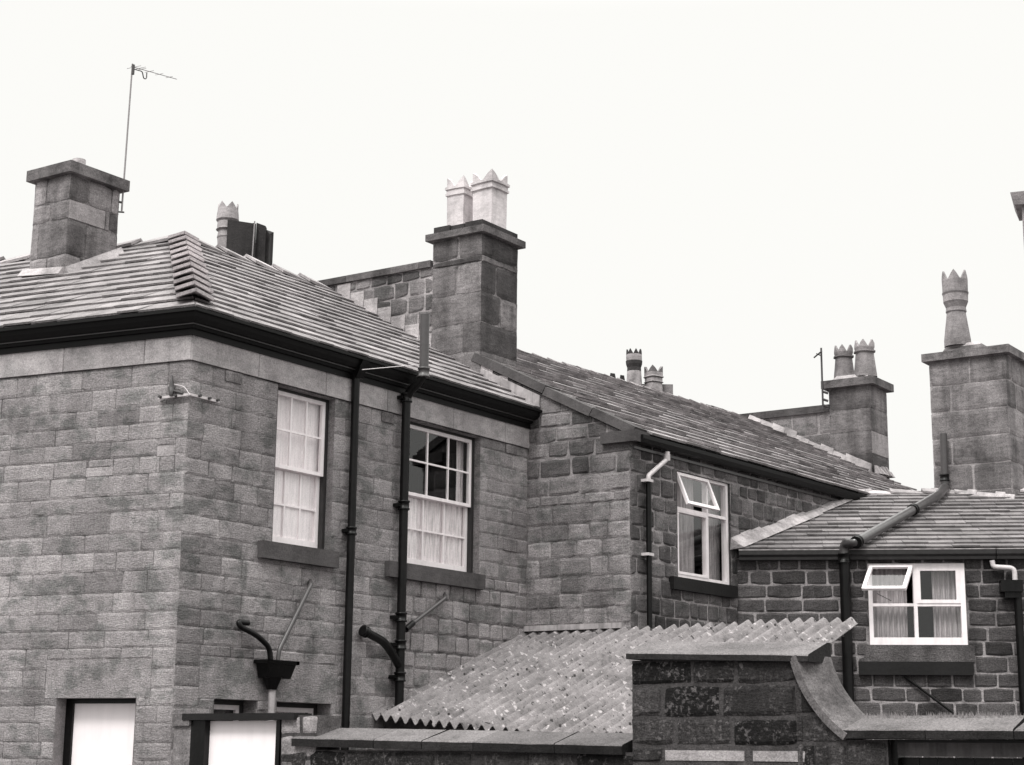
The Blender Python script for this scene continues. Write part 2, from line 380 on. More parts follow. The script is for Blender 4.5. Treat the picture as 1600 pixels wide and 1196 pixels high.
# ------------------------------------------------------------------ roofs
def slates(mb, O, U, S, poly, mat, course=.26, wd=(.24, .42), th=.028, seed=1, s0=None, tonef=None):
    Nn = U.cross(S).normalized()
    if Nn.z < 0: Nn = -Nn
    rr = random.Random(seed); cl = edges(poly)
    us = [p[0] for p in poly]; ss = [p[1] for p in poly]
    s = min(ss) if s0 is None else s0; P = lambda u, v, w_: O + U * u + S * v + Nn * w_
    mb.face([P(*p, 0) for p in poly], 'slate_dark', .1)
    while s < max(ss):
        c_ = course * rr.uniform(.96, 1.04); u = min(us) - rr.random() * .3
        while u < max(us):
            l = rr.uniform(*wd); tone = min(1, max(0, rr.gauss(.5, .14))); sj = rr.uniform(-.007, .007); g = .003; hj = rr.uniform(-.006, .010); sag = rr.uniform(-.010, .010)
            if tonef: tone = min(1, max(0, tone + tonef(u, s)))
            top = s + c_ + .03
            pl = clips([(u + g, s + sj), (u + l - g, s + sj + sag), (u + l - g, top), (u + g, top)], cl)
            if pl and parea(pl) > .001:
                H = lambda v: .005 + (th + .003 + hj) * max(0, 1 - (v - s) / (c_ + .03))
                tp = [P(a, b_, H(b_)) for a, b_ in pl]; bt = [P(a, b_, max(.001, H(b_) - th)) for a, b_ in pl]
                mb.face(tp, mat, tone)
                for i in range(len(pl)):
                    k_ = (i + 1) % len(pl)
                    if abs(pl[i][1] - top) < 1e-6 and abs(pl[k_][1] - top) < 1e-6: continue
                    mb.face([bt[i], bt[k_], tp[k_], tp[i]], mat, tone * .9)
                mb.face(bt, mat, 0)
            u += l
        s += c_
    return Nn
def fold_tiles(name, parent, A, B, n1_, n2_, wid, step, th, lift, mat, seed=3, wid2=None, gap=0.0):
    """saddle tiles laid up a ridge or hip from A to B (each overlaps the next)"""
    mb = MB(); rr = random.Random(seed); d = (B - A); Lg = d.length; d.normalize(); up = (n1_ + n2_).normalized()
    w1 = d.cross(n1_).normalized(); w2 = d.cross(n2_).normalized()
    if w1.dot(n2_) > 0: w1 = -w1
    if w2.dot(n1_) > 0: w2 = -w2
    n = max(1, round(Lg / step)); st = Lg / n
    for i in range(n):
        a = A + d * (st * i); b_ = A + d * (st * (i + 1) + st * .08); tone = min(1, max(0, rr.gauss(.5, .25)))
        ha = lift + th * 1.15 + gap + rr.uniform(0, .008); hb = lift * .7
        for wv, nn, wq in ((w1, n1_, wid), (w2, n2_, wid2 or wid)):
            ww = wq * rr.uniform(.95, 1.05)
            q = [a + up * ha, a + up * ha * .35 + nn * ha * .5 + wv * ww, b_ + up * hb * .35 + nn * hb * .5 + wv * ww, b_ + up * hb]
            mb.hexa([p - up * th * .5 - nn * th * .5 for p in q] + q, mat, tone)
    return mb.build(name, parent)
def sweep(mb, path, prof, mat, tone=.5, smooth=False):
    """path: list of (point, outward mitre vector); prof: list of (offset, z) closed"""
    rows = [[Vc((P.x, P.y, 0)) + M * o_ + Vc((0, 0, z)) for o_, z in prof] for P, M in path]
    mb.grid(rows, mat, tone, smooth, True); mb.face(rows[0], mat, tone); mb.face(rows[-1], mat, tone)

# ------------------------------------------------------------------ chimneys
def stack(mb, c, e1, l1, n1_, e2, l2, n2_, z0, z1, st, rows=None, tonef=None, sp2=()):
    """solid stack: near corner c, face 1 along e1 (normal n1_), face 2 along e2 (normal n2_)"""
    p1 = c + e1 * l1; p2 = c + e2 * l2
    stp = dict(st)
    for f_i, (O, U, l, nn) in enumerate(((c, e1, l1, n1_), (c, e2, l2, n2_), (p1, e2, l2, -n2_ if abs(e1.dot(n2_)) > .5 else -n2_), (p2, e1, l1, -n1_))):
        masonry(mb, Fr(O, U, nn), 0, l, z0, z1, stp, rows=rows, tonef=tonef, specials=sp2 if f_i == 1 else ())
    mb.face([Vc((p.x, p.y, z1)) for p in (c, p1, p1 + e2 * l2, p2)], st['mortar'])
def slab(mb, c, e1, l1, e2, l2, over, z0, z1, mat, tone=.5, top=None, jag=0, parts=1):
    t_ = over if top is None else top
    o_ = c - e1 * over - e2 * over; a = e1 * (l1 + 2 * over); b_ = e2 * (l2 + 2 * over)
    o2 = c - e1 * t_ - e2 * t_; a2 = e1 * (l1 + 2 * t_); b2 = e2 * (l2 + 2 * t_)
    def q(o, x, y, z): p = o + x + y; return Vc((p.x, p.y, z))
    zz = Vc()
    mb.hexa([q(o_, zz, zz, z0), q(o_, a, zz, z0), q(o_, a, b_, z0), q(o_, zz, b_, z0), q(o2, zz, zz, z1), q(o2, a2, zz, z1), q(o2, a2, b2, z1), q(o2, zz, b2, z1)], mat, tone)
def pot(parent, P, prof, mat, square=0.0, crown=8, ch=.1, phase=0.0, rot=0.0, tone=.5, bands=None, lean=(0, 0), wall=.03, name='chimney_pot', crown_r=None):
    """prof: (radius, height) pairs; crown: number of points round the rim"""
    mb = MB(); n = crown * 8
    def ring(r, z, k):
        th_ = 2 * math.pi * k / n; c_, s_ = abs(math.cos(th_)), abs(math.sin(th_))
        sq = 1 / max(c_, s_); rr = r * ((1 - square) + square * sq)
        return P + Vc((math.cos(th_ + rot) * rr + lean[0] * z, math.sin(th_ + rot) * rr + lean[1] * z, z))
    rows = [[ring(r, z, k) for k in range(n)] for r, z in prof]
    r, z = prof[-1]
    def hz(k):
        f = ((k / n * crown + phase) % 1.0); f = abs(f - .5) * 2; return ch * max(0, f * 1.15 - .15) ** .8
    cr_ = crown_r or r
    rows.append([ring(cr_, z + hz(k), k) for k in range(n)])
    rows.append([ring(cr_ - wall, z + hz(k), k) for k in range(n)])
    rows.append([ring(cr_ - wall, z - .12, k) for k in range(n)])
    for a in range(len(rows) - 1):
        tn = tone; mt_ = mat
        if bands and a in bands: tn = bands[a]
        if isinstance(tn, tuple): mt_, tn = tn
        mb.grid([rows[a], rows[a + 1]], mt_, tn, False, True)
    mb.face(rows[-1], 'soot_hole_dark', .5)
    return mb.build(name, parent)

# ------------------------------------------------------------------ plan of the place (measured along the photo's walls)
def V3(v): return Vc((v.x, v.y, 0))
d1 = hdir(-5400); dg = hdir(-3300); d2 = hdir(2720); dB = hdir(2900); dC = hdir(-20000)
n1 = perp(d1); ng = perp(dg); n2 = perp(d2); nB = perp(dB); nC = perp(dC)
t_ = fw * F + cr * (298 - CX) - cu * (562 - CY); CA = V3(EYE + t_ * (17.5 / t_.y))
A1 = Fr(CA, d1, n1)                         # u grows to the left, away
A2 = Fr(CA, d2, n2)                         # u grows to the right, away
uJ, _ = A2.px(824, 800); J = A2.p(uJ, 0)
GB = Fr(J, -dg, ng)                         # gable wall of the middle house, u grows to the right, nearer
uCB, _ = GB.px(985, 800); CB = GB.p(uCB, 0)
B2 = Fr(CB, dB, nB)
uCJ, _ = B2.px(1150, 870); CJ = B2.p(uCJ, 0)
C1 = Fr(CJ, -dC, nC)
Z = Vc((0, 0, 1))
ZE = 6.16                                   # eaves of the left house
ZR = 8.46                                   # its ridge

ASH = dict(mat='ashlar', mortar='joint_dark', course=(.17, .23), len=(.24, .68), joint=.0025, proud=.0035, amp=.009, jit=.004, sd=.2, odd=.04, cell=.08, round=.004, wob=.006)
DRE = dict(mat='dressed', mortar='joint_dark', course=(.30, .40), len=(.9, 1.6), joint=.006, proud=.012, amp=0, jit=0, sd=.2, odd=0)
SQ = dict(mat='ashlar', mortar='joint_dark', course=(.20, .235), len=(.22, .36), joint=.009, proud=.009, amp=.010, jit=.006, sd=.13, odd=.03, round=.015, wob=.012)
RUB = dict(mat='rubble', mortar='mortar', course=(.19, .26), len=(.24, .50), joint=.020, proud=.010, amp=.014, jit=.008, sd=.22, odd=.1, round=.010, wob=.018)
RUBL = dict(RUB, mortar='rubble', joint=.006, proud=.006, jit=.008, amp=.012)
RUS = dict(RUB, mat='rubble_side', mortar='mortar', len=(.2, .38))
GRT = dict(mat='gritstone', mortar='mortar_pale', course=(.19, .235), len=(.26, .52), joint=.018, proud=.008, amp=.012, jit=.007, sd=.2, odd=.08, round=.012, wob=.012)
YRD = dict(mat='yard_stone', mortar='yard_mortar', course=(.21, .25), len=(.38, .62), joint=.030, proud=.007, amp=.016, jit=.006, sd=.3, odd=.1, cell=.06, round=.008, wob=.012)
CHM = dict(mat='chimney_stone', mortar='joint_dark', course=(.38, .44), len=(.42, .75), joint=.01, proud=.010, amp=.008, jit=.004, round=.02, wob=.012, sd=.22, odd=.12)

# ================================================================== the left house
HA = thing('stone_house', CA, 'large smooth stone house with hipped slate roof and two sash windows at left', 'house')
# front wall facing left (A1)
mb = MB()
fz0, fz1 = 5.655, 5.93
dl = A1.px(213, 1091)[0]; dr_ = A1.px(89, 1091)[0]; dz = A1.px(150, 1091)[1]
door = (min(dl, dr_), max(dl, dr_), 0.0, dz)
lint = (A1.px(236, 1060)[0], A1.px(72, 1060)[0], dz, A1.px(150, 1030)[1], .62)
light_s = []
for (xa, ya, xb, yb, tn) in ((246, 697, 273, 712, 1.3), (135, 732, 176, 743, 1.6)):
    a = A1.px(xa, ya); c = A1.px(xb, yb); light_s.append((min(a[0], c[0]), max(a[0], c[0]), min(a[1], c[1]), max(a[1], c[1]), tn))
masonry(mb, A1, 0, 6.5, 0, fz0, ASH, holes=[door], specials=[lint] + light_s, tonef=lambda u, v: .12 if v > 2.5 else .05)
reveal(mb, A1, door, .2, 'dressed')
wa1 = mb.build('wall', HA)
# right wall (A2) with windows
def rect(fr, tl, br, w_=0):
    a = fr.px(*tl, w_); c = fr.px(*br, w_); return (min(a[0], c[0]), max(a[0], c[0]), min(a[1], c[1]), max(a[1], c[1]))
uw1 = (A2.px(430.6, 700)[0], A2.px(521, 700)[0]); zt = A2.px(430, 597)[1]
WIN1 = (uw1[0], uw1[1], A2.px(470, 855)[1], fz0 - .015)
uw2 = (A2.px(636, 780)[0], A2.px(749, 780)[0])
WIN2 = (uw2[0], uw2[1], A2.px(690, 890)[1], fz0 - .015)
print('win', WIN1, WIN2, zt, A2.px(751, 675))
LW1 = (A2.px(334, 1094)[0], A2.px(402, 1095)[0], 1.1, A2.px(402, 1095)[1])
LW2 = (A2.px(432, 1098)[0], A2.px(517, 1101)[0], 1.1, LW1[3])
LNT = (A2.px(311, 1060)[0], A2.px(527, 1060)[0], LW1[3], A2.px(430, 1033)[1], .5)
mb = MB(); HL = [WIN1, WIN2, LW1, LW2]
us = A2.px(630, 900)[0]
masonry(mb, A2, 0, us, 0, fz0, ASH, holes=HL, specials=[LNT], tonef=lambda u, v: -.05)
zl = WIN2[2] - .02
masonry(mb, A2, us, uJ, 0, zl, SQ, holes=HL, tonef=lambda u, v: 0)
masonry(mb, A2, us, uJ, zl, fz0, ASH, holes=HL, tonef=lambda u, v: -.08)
for h in (WIN1, WIN2): reveal(mb, A2, h, .09, 'ashlar', .25)
for h in (LW1, LW2): reveal(mb, A2, h, .2, 'ashlar', .3)
wa2 = mb.build('wall', HA)
# frieze band
mb = MB()
for fr, l in ((A1, 6.5), (A2, uJ)):
    f2 = fr.off(.018); masonry(mb, f2, -.018 * .8, l, fz0, fz1, dict(DRE, course=(1, 1)), tonef=lambda u, v: .3)
    mb.face([fr.p(0, fz0, 0), fr.p(l, fz0, 0), fr.p(l, fz0, .019), fr.p(0, fz0, .019)], 'joint_dark', .2)
mb.build('frieze', HA)
# rear and end walls
mb = MB(); W2 = 3.66; W1 = 3.90
def mitre(a, b_): m_ = a + b_; return m_ / (1 + a.dot(b_))
mit = mitre(n1, n2)
k_ = n1.dot(n2); bk = CA + n1 * ((-2 * W1 + k_ * 2 * W2) / (1 - k_ * k_)) + n2 * ((-2 * W2 + k_ * 2 * W1) / (1 - k_ * k_))
e1_ = A1.p(6.5, 0); e2_ = bk + d1 * ((e1_ - bk).dot(d1)); j2 = bk + d2 * ((J - bk).dot(d2)) ; j3 = J + dg * 7.3
for a, b_ in ((e1_, e2_), (e2_, bk), (bk, j2)):
    mb.hexa([V3(a), V3(b_), V3(b_) + Vc((.05, .05, 0)), V3(a) + Vc((.05, .05, 0)), V3(a) + Z * ZE, V3(b_) + Z * ZE, V3(b_) + Vc((.05, .05, ZE)), V3(a) + Vc((.05, .05, ZE))], 'render_wall')
mb.build('rear_wall', HA)
# cornice gutter
mb = MB()
prof = [(.0, 5.925), (.05, 5.925), (.055, 5.985), (.085, 5.99), (.10, 6.03), (.105, 6.035), (.15, 6.04), (.185, 6.085), (.20, 6.13), (.235, 6.135), (.235, 6.165), (.0, 6.165)]
path = [(A1.p(6.6, 0), n1), (CA, mit), (A2.p(uJ + .02, 0), n2)]
sweep(mb, path, prof, 'black_gutter')
# paler bead painting in the gloss highlight along the moulding
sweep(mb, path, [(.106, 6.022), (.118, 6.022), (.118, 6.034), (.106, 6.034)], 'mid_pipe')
mb.build('cornice_gutter', HA)
# roof
def corner_at(a, b_):                        # point a inside face A1 and b_ inside face A2
    k_ = n1.dot(n2); x = (-a + k_ * b_) / (1 - k_ * k_); y = (-b_ + k_ * a) / (1 - k_ * k_); return CA + n1 * x + n2 * y
pitch1 = math.atan((ZR - 6.18) / (W1 + .20)); SL1 = (W1 + .2) / math.cos(pitch1)
pitch = math.atan((ZR - 6.18) / (W2 + .20)); cp, sp = math.cos(pitch), math.sin(pitch); SL = (W2 + .2) / cp
def roofplane(fr, zb=6.18, ov=.20, cp_=None, sp_=None):
    O = fr.O + fr.N * ov + Z * zb; S = (-fr.N) * (cp_ or cp) + Z * (sp_ or sp); return O, fr.U, S
apx = CA - mit * W2 + Z * 0
# in (u,s) coordinates of each plane
def uv(O, U, S, P): return ((P - O).dot(U), (P - O).dot(S))
mb = MB()
O, U, S = roofplane(A1, cp_=math.cos(pitch1), sp_=math.sin(pitch1)); hipE = CA + mit * .2 + Z * 6.18; apexP = V3(corner_at(W1, W2)) + Z * ZR
slates(mb, O, U, S, [uv(O, U, S, hipE), uv(O, U, S, O + U * 6.6), uv(O, U, S, O + U * 6.6 + S * SL1), uv(O, U, S, apexP)], 'slate', .352, (.25, .5), .024, 11)
roofA1N = (U.cross(S)).normalized(); roofA1N = roofA1N if roofA1N.z > 0 else -roofA1N; OA1 = O
O, U, S = roofplane(A2)
# where the gable plane cuts this roof
def gcut(v):                                # point of the roof at slope distance v on the gable plane
    P = O + S * v; k_ = (J - P).dot(ng) / U.dot(ng); return P + U * k_
g0, g1 = gcut(0), gcut(SL)
slates(mb, O, U, S, [uv(O, U, S, hipE), uv(O, U, S, g0), uv(O, U, S, g1), uv(O, U, S, apexP)], 'slate', .275, (.22, .46), .022, 12)
roofA2N = (U.cross(S)).normalized(); roofA2N = roofA2N if roofA2N.z > 0 else -roofA2N
# rear slopes
bE = corner_at(2 * W1 + .2, 2 * W2 + .2) + Z * 6.18
A1b = Vc(n1) * -1; ridgeL = OA1 + d1 * 6.6 - n1 * (W1 + .2); ridgeL.z = ZR
rl2 = ridgeL - n1 * (W1 + .2); rl2.z = 6.18
mb.face([apexP, ridgeL, rl2, bE], 'slate', .4)
gr2 = g1 - n2 * (W2 + .2); gr2.z = 6.18
mb.face([apexP, g1, gr2, bE], 'slate', .4)
mb.face([ridgeL, rl2, A1.p(6.5, 6.18, .2)], 'render_wall', .4)
roofA = mb.build('roof', HA)
rn1 = Vc((-n1.x * sp, -n1.y * sp, cp)); rn2 = Vc((-n2.x * sp, -n2.y * sp, cp))
fold_tiles('ridge_tiles', roofA, apexP + d1 * .1, ridgeL, roofA1N, rn1, .21, .62, .04, .045, 'ridge', 4)
fold_tiles('ridge_tiles', roofA, apexP + d2 * .1, g1 + Z * 0, roofA2N, rn2, .21, .62, .04, .045, 'ridge', 5)
fold_tiles('hip_tiles', roofA, hipE + (apexP - hipE) * .035, apexP, roofA1N, roofA2N, .19, .50, .036, .06, 'hip', 6, .19, .068)
def prj(q):
    v = q - EYE; z_ = v.dot(fw); return (round(CX + F * v.dot(cr) / z_), round(CY - F * v.dot(cu) / z_))

# ---- generic windows
def frame_box(mb, fr, r, t, w0, w1, mat):   # rectangular frame of width t inside rect r
    a, b_, c, d = r; tl, tr, tb, tt = t if isinstance(t, tuple) else (t, t, t, t)
    fbox(mb, fr, a, a + tl, c, d, w0, w1, mat); fbox(mb, fr, b_ - tr, b_, c, d, w0, w1, mat)
    fbox(mb, fr, a + tl, b_ - tr, c, c + tb, w0 + .001, w1 - .001, mat); fbox(mb, fr, a + tl, b_ - tr, d - tt, d, w0 + .001, w1 - .001, mat)
def pane(fr, r, w_, parent, name='pane'):
    mb = MB(); mb.face([fr.p(r[0], r[2], w_), fr.p(r[1], r[2], w_), fr.p(r[1], r[3], w_), fr.p(r[0], r[3], w_)], 'glass'); return mb.build(name, parent)
def room(fr, r, w0, parent, depth=1.2, side=.5):
    mb = MB(); a, b_, c, d = r[0] - side, r[1] + side, r[2] - .3, r[3] + .15
    P = lambda u, v, w_: fr.p(u, v, w_); w1 = w0 - depth
    mb.face([P(a, c, w1), P(b_, c, w1), P(b_, d, w1), P(a, d, w1)], 'interior'); mb.face([P(a, c, w0), P(a, c, w1), P(a, d, w1), P(a, d, w0)], 'interior')
    mb.face([P(b_, c, w0), P(b_, c, w1), P(b_, d, w1), P(b_, d, w0)], 'interior'); mb.face([P(a, d, w0), P(b_, d, w0), P(b_, d, w1), P(a, d, w1)], 'interior')
    mb.face([P(a, c, w0), P(b_, c, w0), P(b_, c, w1), P(a, c, w1)], 'interior')
    for q in ((a, r[0], c, d), (r[1], b_, c, d), (r[0], r[1], r[3], d), (r[0], r[1], c, r[2])):
        mb.face([P(q[0], q[2], w0), P(q[1], q[2], w0), P(q[1], q[3], w0), P(q[0], q[3], w0)], 'interior')
    return mb.build('room_lining', parent)
def drape(fr, r, w_, mat, name, label, folds=8, amp=.02, gather=0, bottom=0, seed=1, cat='curtain'):
    mb = MB(); rr = random.Random(seed); n = folds * 10; rows = []; ph = [rr.uniform(.7, 1.3) for _ in range(folds + 2)]
    m_ = 14
    for j_ in range(m_ + 1):
        b_ = j_ / m_; row = []
        for i in range(n + 1):
            a = i / n; x = a * folds; k_ = int(x); am = amp * (ph[k_] * (1 - (x - k_)) + ph[k_ + 1] * (x - k_))
            row.append(fr.p(r[0] + (r[1] - r[0]) * a + .004 * math.sin(b_ * 3 + k_), r[3] - (r[3] - r[2]) * b_ + (bottom * math.sin(x * 2.1) if j_ == m_ else 0), w_ + am * math.sin(x * 2 * math.pi) * (.6 + .4 * b_)))
        rows.append(row)
    mb.grid(rows, mat, .5, True)
    return tag(mb.build(name), label, cat, {'window_curtain': 'pleated grey window curtains', 'net_curtain': 'pale net curtains'}.get(name))
def sash(house, fr, op, lab, depth=.09):
    """box sash: dark frame, white upper sash (outer) and lower sash (inner), 3 x 2 panes each"""
    a, b_, c, d = op; mb = MB(); frame_box(mb, fr, op, (.045, .045, .03, .03), -depth - .14, -depth, 'brown_frame')
    wn = mb.build('window', house)
    if lab: wn['label'] = lab
    i0, i1, z0, z1 = a + .045, b_ - .045, c + .03, d - .03; zm = (z0 + z1) / 2 - .0
    for (zz0, zz1, w_, nm) in ((zm - .02, z1, -depth - .012, 'upper_sash'), (z0, zm + .02, -depth - .065, 'lower_sash')):
        s_ = MB(); frame_box(s_, fr, (i0, i1, zz0, zz1), (.05, .05, .04 if nm == 'upper_sash' else .075, .045), w_ - .04, w_, 'white_paint')
        g0_, g1_ = i0 + .05, i1 - .05; h0, h1 = zz0 + .05, zz1 - .045
        for k_ in (1, 2): x = g0_ + (g1_ - g0_) * k_ / 3; fbox(s_, fr, x - .011, x + .011, h0 - .01, h1 + .01, w_ - .032, w_ - .006, 'white_paint')
        y = (h0 + h1) / 2; fbox(s_, fr, g0_ - .003, g1_ + .003, y - .011, y + .011, w_ - .033, w_ - .007, 'white_paint')
        s_.build(nm, wn); pane(fr, (g0_, g1_, h0, h1), w_ - .02, wn)
    room(fr, op, -depth - .141, wn)
    return wn, (i0, i1, z0, z1)
def sill(house_part, fr, tl, tr, v0, v1, w0, w1, mat, drop=.02, name='sill'):
    mb = MB(); fbox(mb, fr, tl, tr, v0, v1, w0, w1, mat, .5)
    o = mb.build(name, house_part)
    bv = o.modifiers.new('b', 'BEVEL'); bv.width = .008; bv.segments = 2; return o
wn1, r1 = sash(HA, A2, WIN1, 'bright white sash window with pale blinds behind every pane')
drape(A2, (r1[0], r1[1], r1[2], r1[3]), -.185, 'blind', 'window_blind', 'plain pale blind filling the left upper sash window of the large house', 5, .006, seed=2, cat='blind')
wn2, r2 = sash(HA, A2, WIN2, 'white sash window with dark upper panes and net curtain below')
zmid = (r2[2] + r2[3]) / 2
drape(A2, (r2[0], r2[1], r2[2] - .0, zmid + .02), -.20, 'net', 'net_curtain', 'white net half curtain behind lower panes of the sash window right of the soil pipe', 12, .016, bottom=.01, seed=3)
drape(A2, (r2[1] - .12, r2[1] + .05, zmid, r2[3]), -.26, 'net', 'drawn_curtain', 'narrow pale curtain drawn to the right side of the dark upper sash panes', 3, .02, seed=4)
for wn, WN, ta, tb, ya, yb in ((wn1, WIN1, 411, 530, 842, 890), (wn2, WIN2, 610, 759, 880, 905)):
    u_a = A2.px(ta, 860, .09)[0]; u_b = A2.px(tb, 880, .09)[0]; zb = WN[2]
    sill(wn, A2, u_a, u_b, zb - .19, zb - .002, -.1, .09, 'sill_stone')
# lower windows and doors
for h, lab in ((LW1, None), (LW2, None)):
    mb = MB(); frame_box(mb, A2, h, .05, -.26, -.2, 'brown_frame'); o = mb.build('window', HA); pane(A2, h, -.23, o); room(A2, h, -.261, o)
    mb = MB(); frame_box(mb, A2, (h[0] + .05, h[1] - .05, h[2] + .05, h[3] - .05), .05, -.25, -.215, 'white_paint'); mb.build('sash', o)
drape(A2, (LW2[0] + .05, LW2[1] - .1, LW2[2], LW2[3] - .03), -.30, 'net', 'net_curtain', 'pale net curtain in the low window beside the hopper spout, behind the yard wall', 8, .012, seed=9)
mb = MB(); frame_box(mb, A1, door, (.05, .09, .01, .05), -.26, -.16, 'black_paint')
dfo = mb.build('door_frame', HA)
mb = MB(); fbox(mb, A1, door[0] + .05, door[1] - .09, .02, door[3] - .05, -.24, -.19, 'white_door'); dd = mb.build('door', HA); dd['label'] = 'plain white flush door'
# electricity bracket at the corner
mb = MB()
def bar(fr, a, b_, w0, w1, h, mat):
    (ua, va), (ub, vb) = fr.px(*a, w1), fr.px(*b_, w1)
    mb.hexa([fr.p(ua, va - h, w0), fr.p(ub, vb - h, w0), fr.p(ub, vb - h, w1), fr.p(ua, va - h, w1), fr.p(ua, va + h, w0), fr.p(ub, vb + h, w0), fr.p(ub, vb + h, w1), fr.p(ua, va + h, w1)], mat)
bar(A1, (247, 622), (297, 616), .03, .05, .013, 'pale_pipe'); bar(A2, (297, 616), (343, 628), .03, .05, .013, 'pale_pipe')
for fr, x, y in ((A1, 252, 621), (A1, 276, 619), (A2, 310, 619), (A2, 325, 623), (A2, 338, 626)):
    p = fr.pt(x, y, .04); tube(mb, [p, p + fr.N * .04], .016, 'dark_metal', 8)
p = A1.pt(268, 610, .06); tube(mb, [p + Z * .16, p + Z * .03, p + Z * .03 + n1 * .0, p - Z * .06], .02, 'dark_metal', 8, rs=[.006, .03, .04, .022])
tube(mb, [p, A1.pt(286, 615, .05)], .016, 'dark_metal', 8)
tube(mb, bend([A1.pt(272, 601, .04), A1.pt(288, 604, .05), A1.pt(297, 618, .06)], .05), .006, 'pale_pipe', 6)
mb.build('cable_bracket', HA)
# air bricks
def vent(parent, fr, tl, br):
    r = rect(fr, tl, br); mb = MB(); a, b_, c, d = r
    fbox(mb, fr, a, b_, c, d, 0, .012, 'soot_hole_dark')  # near-black backing: the shade inside the holes is put into its colour
    nu, nv = 7, 6
    for i in range(nu + 1): x = a + (b_ - a) * i / nu; fbox(mb, fr, x - .009, x + .009, c, d, .011, .022, 'chimney_stone', .6)
    for i in range(nv + 1): y = c + (d - c) * i / nv; fbox(mb, fr, a, b_, y - .008, y + .008, .011, .021, 'chimney_stone', .6)
    mb.build('air_vent', parent)
vent(HA, A2, (352, 580), (375, 600)); vent(HA, A2, (596, 644), (613, 662)); vent(HA, A2, (790, 695), (808, 711)); vent(HA, A2, (786, 842), (806, 862))
# downpipes on A2
def vpipe(parent, fr, pts, r, w_, mat, collars=(), name='drainpipe', round_=.1, ear=True, rs=None):
    mb = MB(); P = [fr.pt(x, y, w_ + (q[0] if q else 0)) for x, y, *q in pts]
    tube(mb, bend(P, round_) if len(P) > 2 else P, r, mat, 14); o = mb.build(name, parent)
    for (x, y) in collars:
        c = fr.pt(x, y, w_); collar(c, Z, r, mat, o)
        if ear: mb = MB(); u, v = fr.px(x, y, w_); ears(mb, fr, u, v, w_); mb.build('pipe_clip', o)
    return o
def vtop(fr, x, y0, y1, w_):                # plumb line: top pixel and a lower pixel height at the same u
    u, v = fr.px(x, y0, w_); return u, v
def plumb(parent, fr, x, y, ztop, zbot, r, w_, mat, cols=(), name='drainpipe', top_pts=()):
    u, v = fr.px(x, y, w_); mb = MB(); P = [Vc(q) for q in top_pts] + [fr.p(u, ztop, w_), fr.p(u, zbot, w_)]
    tube(mb, bend(P, .09) if len(P) > 2 else P, r, mat, 14); o = mb.build(name, parent)
    for yy in cols:
        z = fr.px(x, yy, w_)[1]; collar(fr.p(u, z, w_), Z, r, mat, o)
        mb = MB(); ears(mb, fr, u, z, w_); mb.build('pipe_clip', o)
    return o, u
p1, up1 = plumb(HA, A2, 549, 830, A2.px(557, 572, .24)[1], 0, .048, .085, 'black_paint', (830,))
mb = MB(); uu = up1; z1_ = A2.px(557, 590, .1)[1]
mb.hexa([A2.p(uu - .06, 5.93, .03), A2.p(uu + .06, 5.93, .03), A2.p(uu + .06, 5.93, .14), A2.p(uu - .06, 5.93, .14), A2.p(uu - .06, 6.13, .03), A2.p(uu + .06, 6.13, .03), A2.p(uu + .06, 6.13, .24), A2.p(uu - .06, 6.13, .24)], 'black_paint'); mb.build('pipe_head', p1)
# soil pipe with vent stack above the eaves
w2_ = .11; u2, _ = A2.px(631, 790, w2_)
wv = .36; uv_, ztopv = A2.px(664, 492, wv); zc = A2.px(660, 582, wv)[1]; zlo = A2.px(636, 625, w2_)[1]
mb = MB(); Pp = bend([A2.p(uv_, ztopv, wv), A2.p(uv_, zc - .06, wv), A2.p(u2, zlo + .06, w2_), A2.p(u2, zlo - .2, w2_), A2.p(u2, 0, w2_)], .13, 7)
tube(mb, [Pp[0], Pp[0] - Z * .001], .058, 'mid_pipe', 14); tube(mb, [A2.p(uv_, ztopv, wv), A2.p(uv_, zc, wv)], .058, 'mid_pipe', 16, caps=False)
mb.face([A2.p(uv_, ztopv - .01, wv) + Vc((math.cos(q) * .05, math.sin(q) * .05, 0)) for q in [i * .5 for i in range(12)]], 'soot_hole_dark')  # black disc painting the darkness inside the open pipe mouth
tube(mb, [p for p in Pp[1:]], .054, 'black_paint', 16)
sp_ = mb.build('soil_pipe', HA)
collar(A2.p(uv_, zc, wv), Z, .058, 'mid_pipe', sp_, .12)
for yy in (622, 790, 965, 1008, 1058):
    z = A2.px(631 - (yy - 790) * .02, yy, w2_)[1]; collar(A2.p(u2, z, w2_), Z, .056, 'black_paint', sp_, .11); mb = MB(); ears(mb, A2, u2, z, w2_); mb.build('pipe_clip', sp_)
# thin overflow wire from gutter
mb = MB(); tube(mb, [A2.pt(566, 578, .3), A2.pt(655, 570, .36)], .005, 'pale_pipe', 6); mb.build('stay_wire', sp_)
# branch wastes into the soil pipe
mb = MB(); z = A2.px(620, 1040, w2_)[1]
tube(mb, bend([A2.pt(568, 986, .02), A2.pt(572, 988, .14), A2.pt(600, 1003, .14), A2.pt(612, 1020, w2_), A2.p(u2 - .02, z, w2_)], .12), .05, 'black_paint', 14)
o = mb.build('branch_pipe', sp_); collar(A2.pt(570, 987, .12), A2.pt(600, 1003, .14) - A2.pt(570, 987, .12), .05, 'black_paint', sp_, .07)
mb = MB(); tube(mb, bend([A2.pt(694, 928, .0), A2.pt(697, 934, .08), A2.pt(640, 978, .08), A2.pt(634, 984, w2_)], .05), .024, 'mid_pipe', 12); tube(mb, [A2.pt(645, 974, .08), A2.pt(634, 984, w2_)], .038, 'black_paint', 12)
mb.build('waste_pipe', HA)
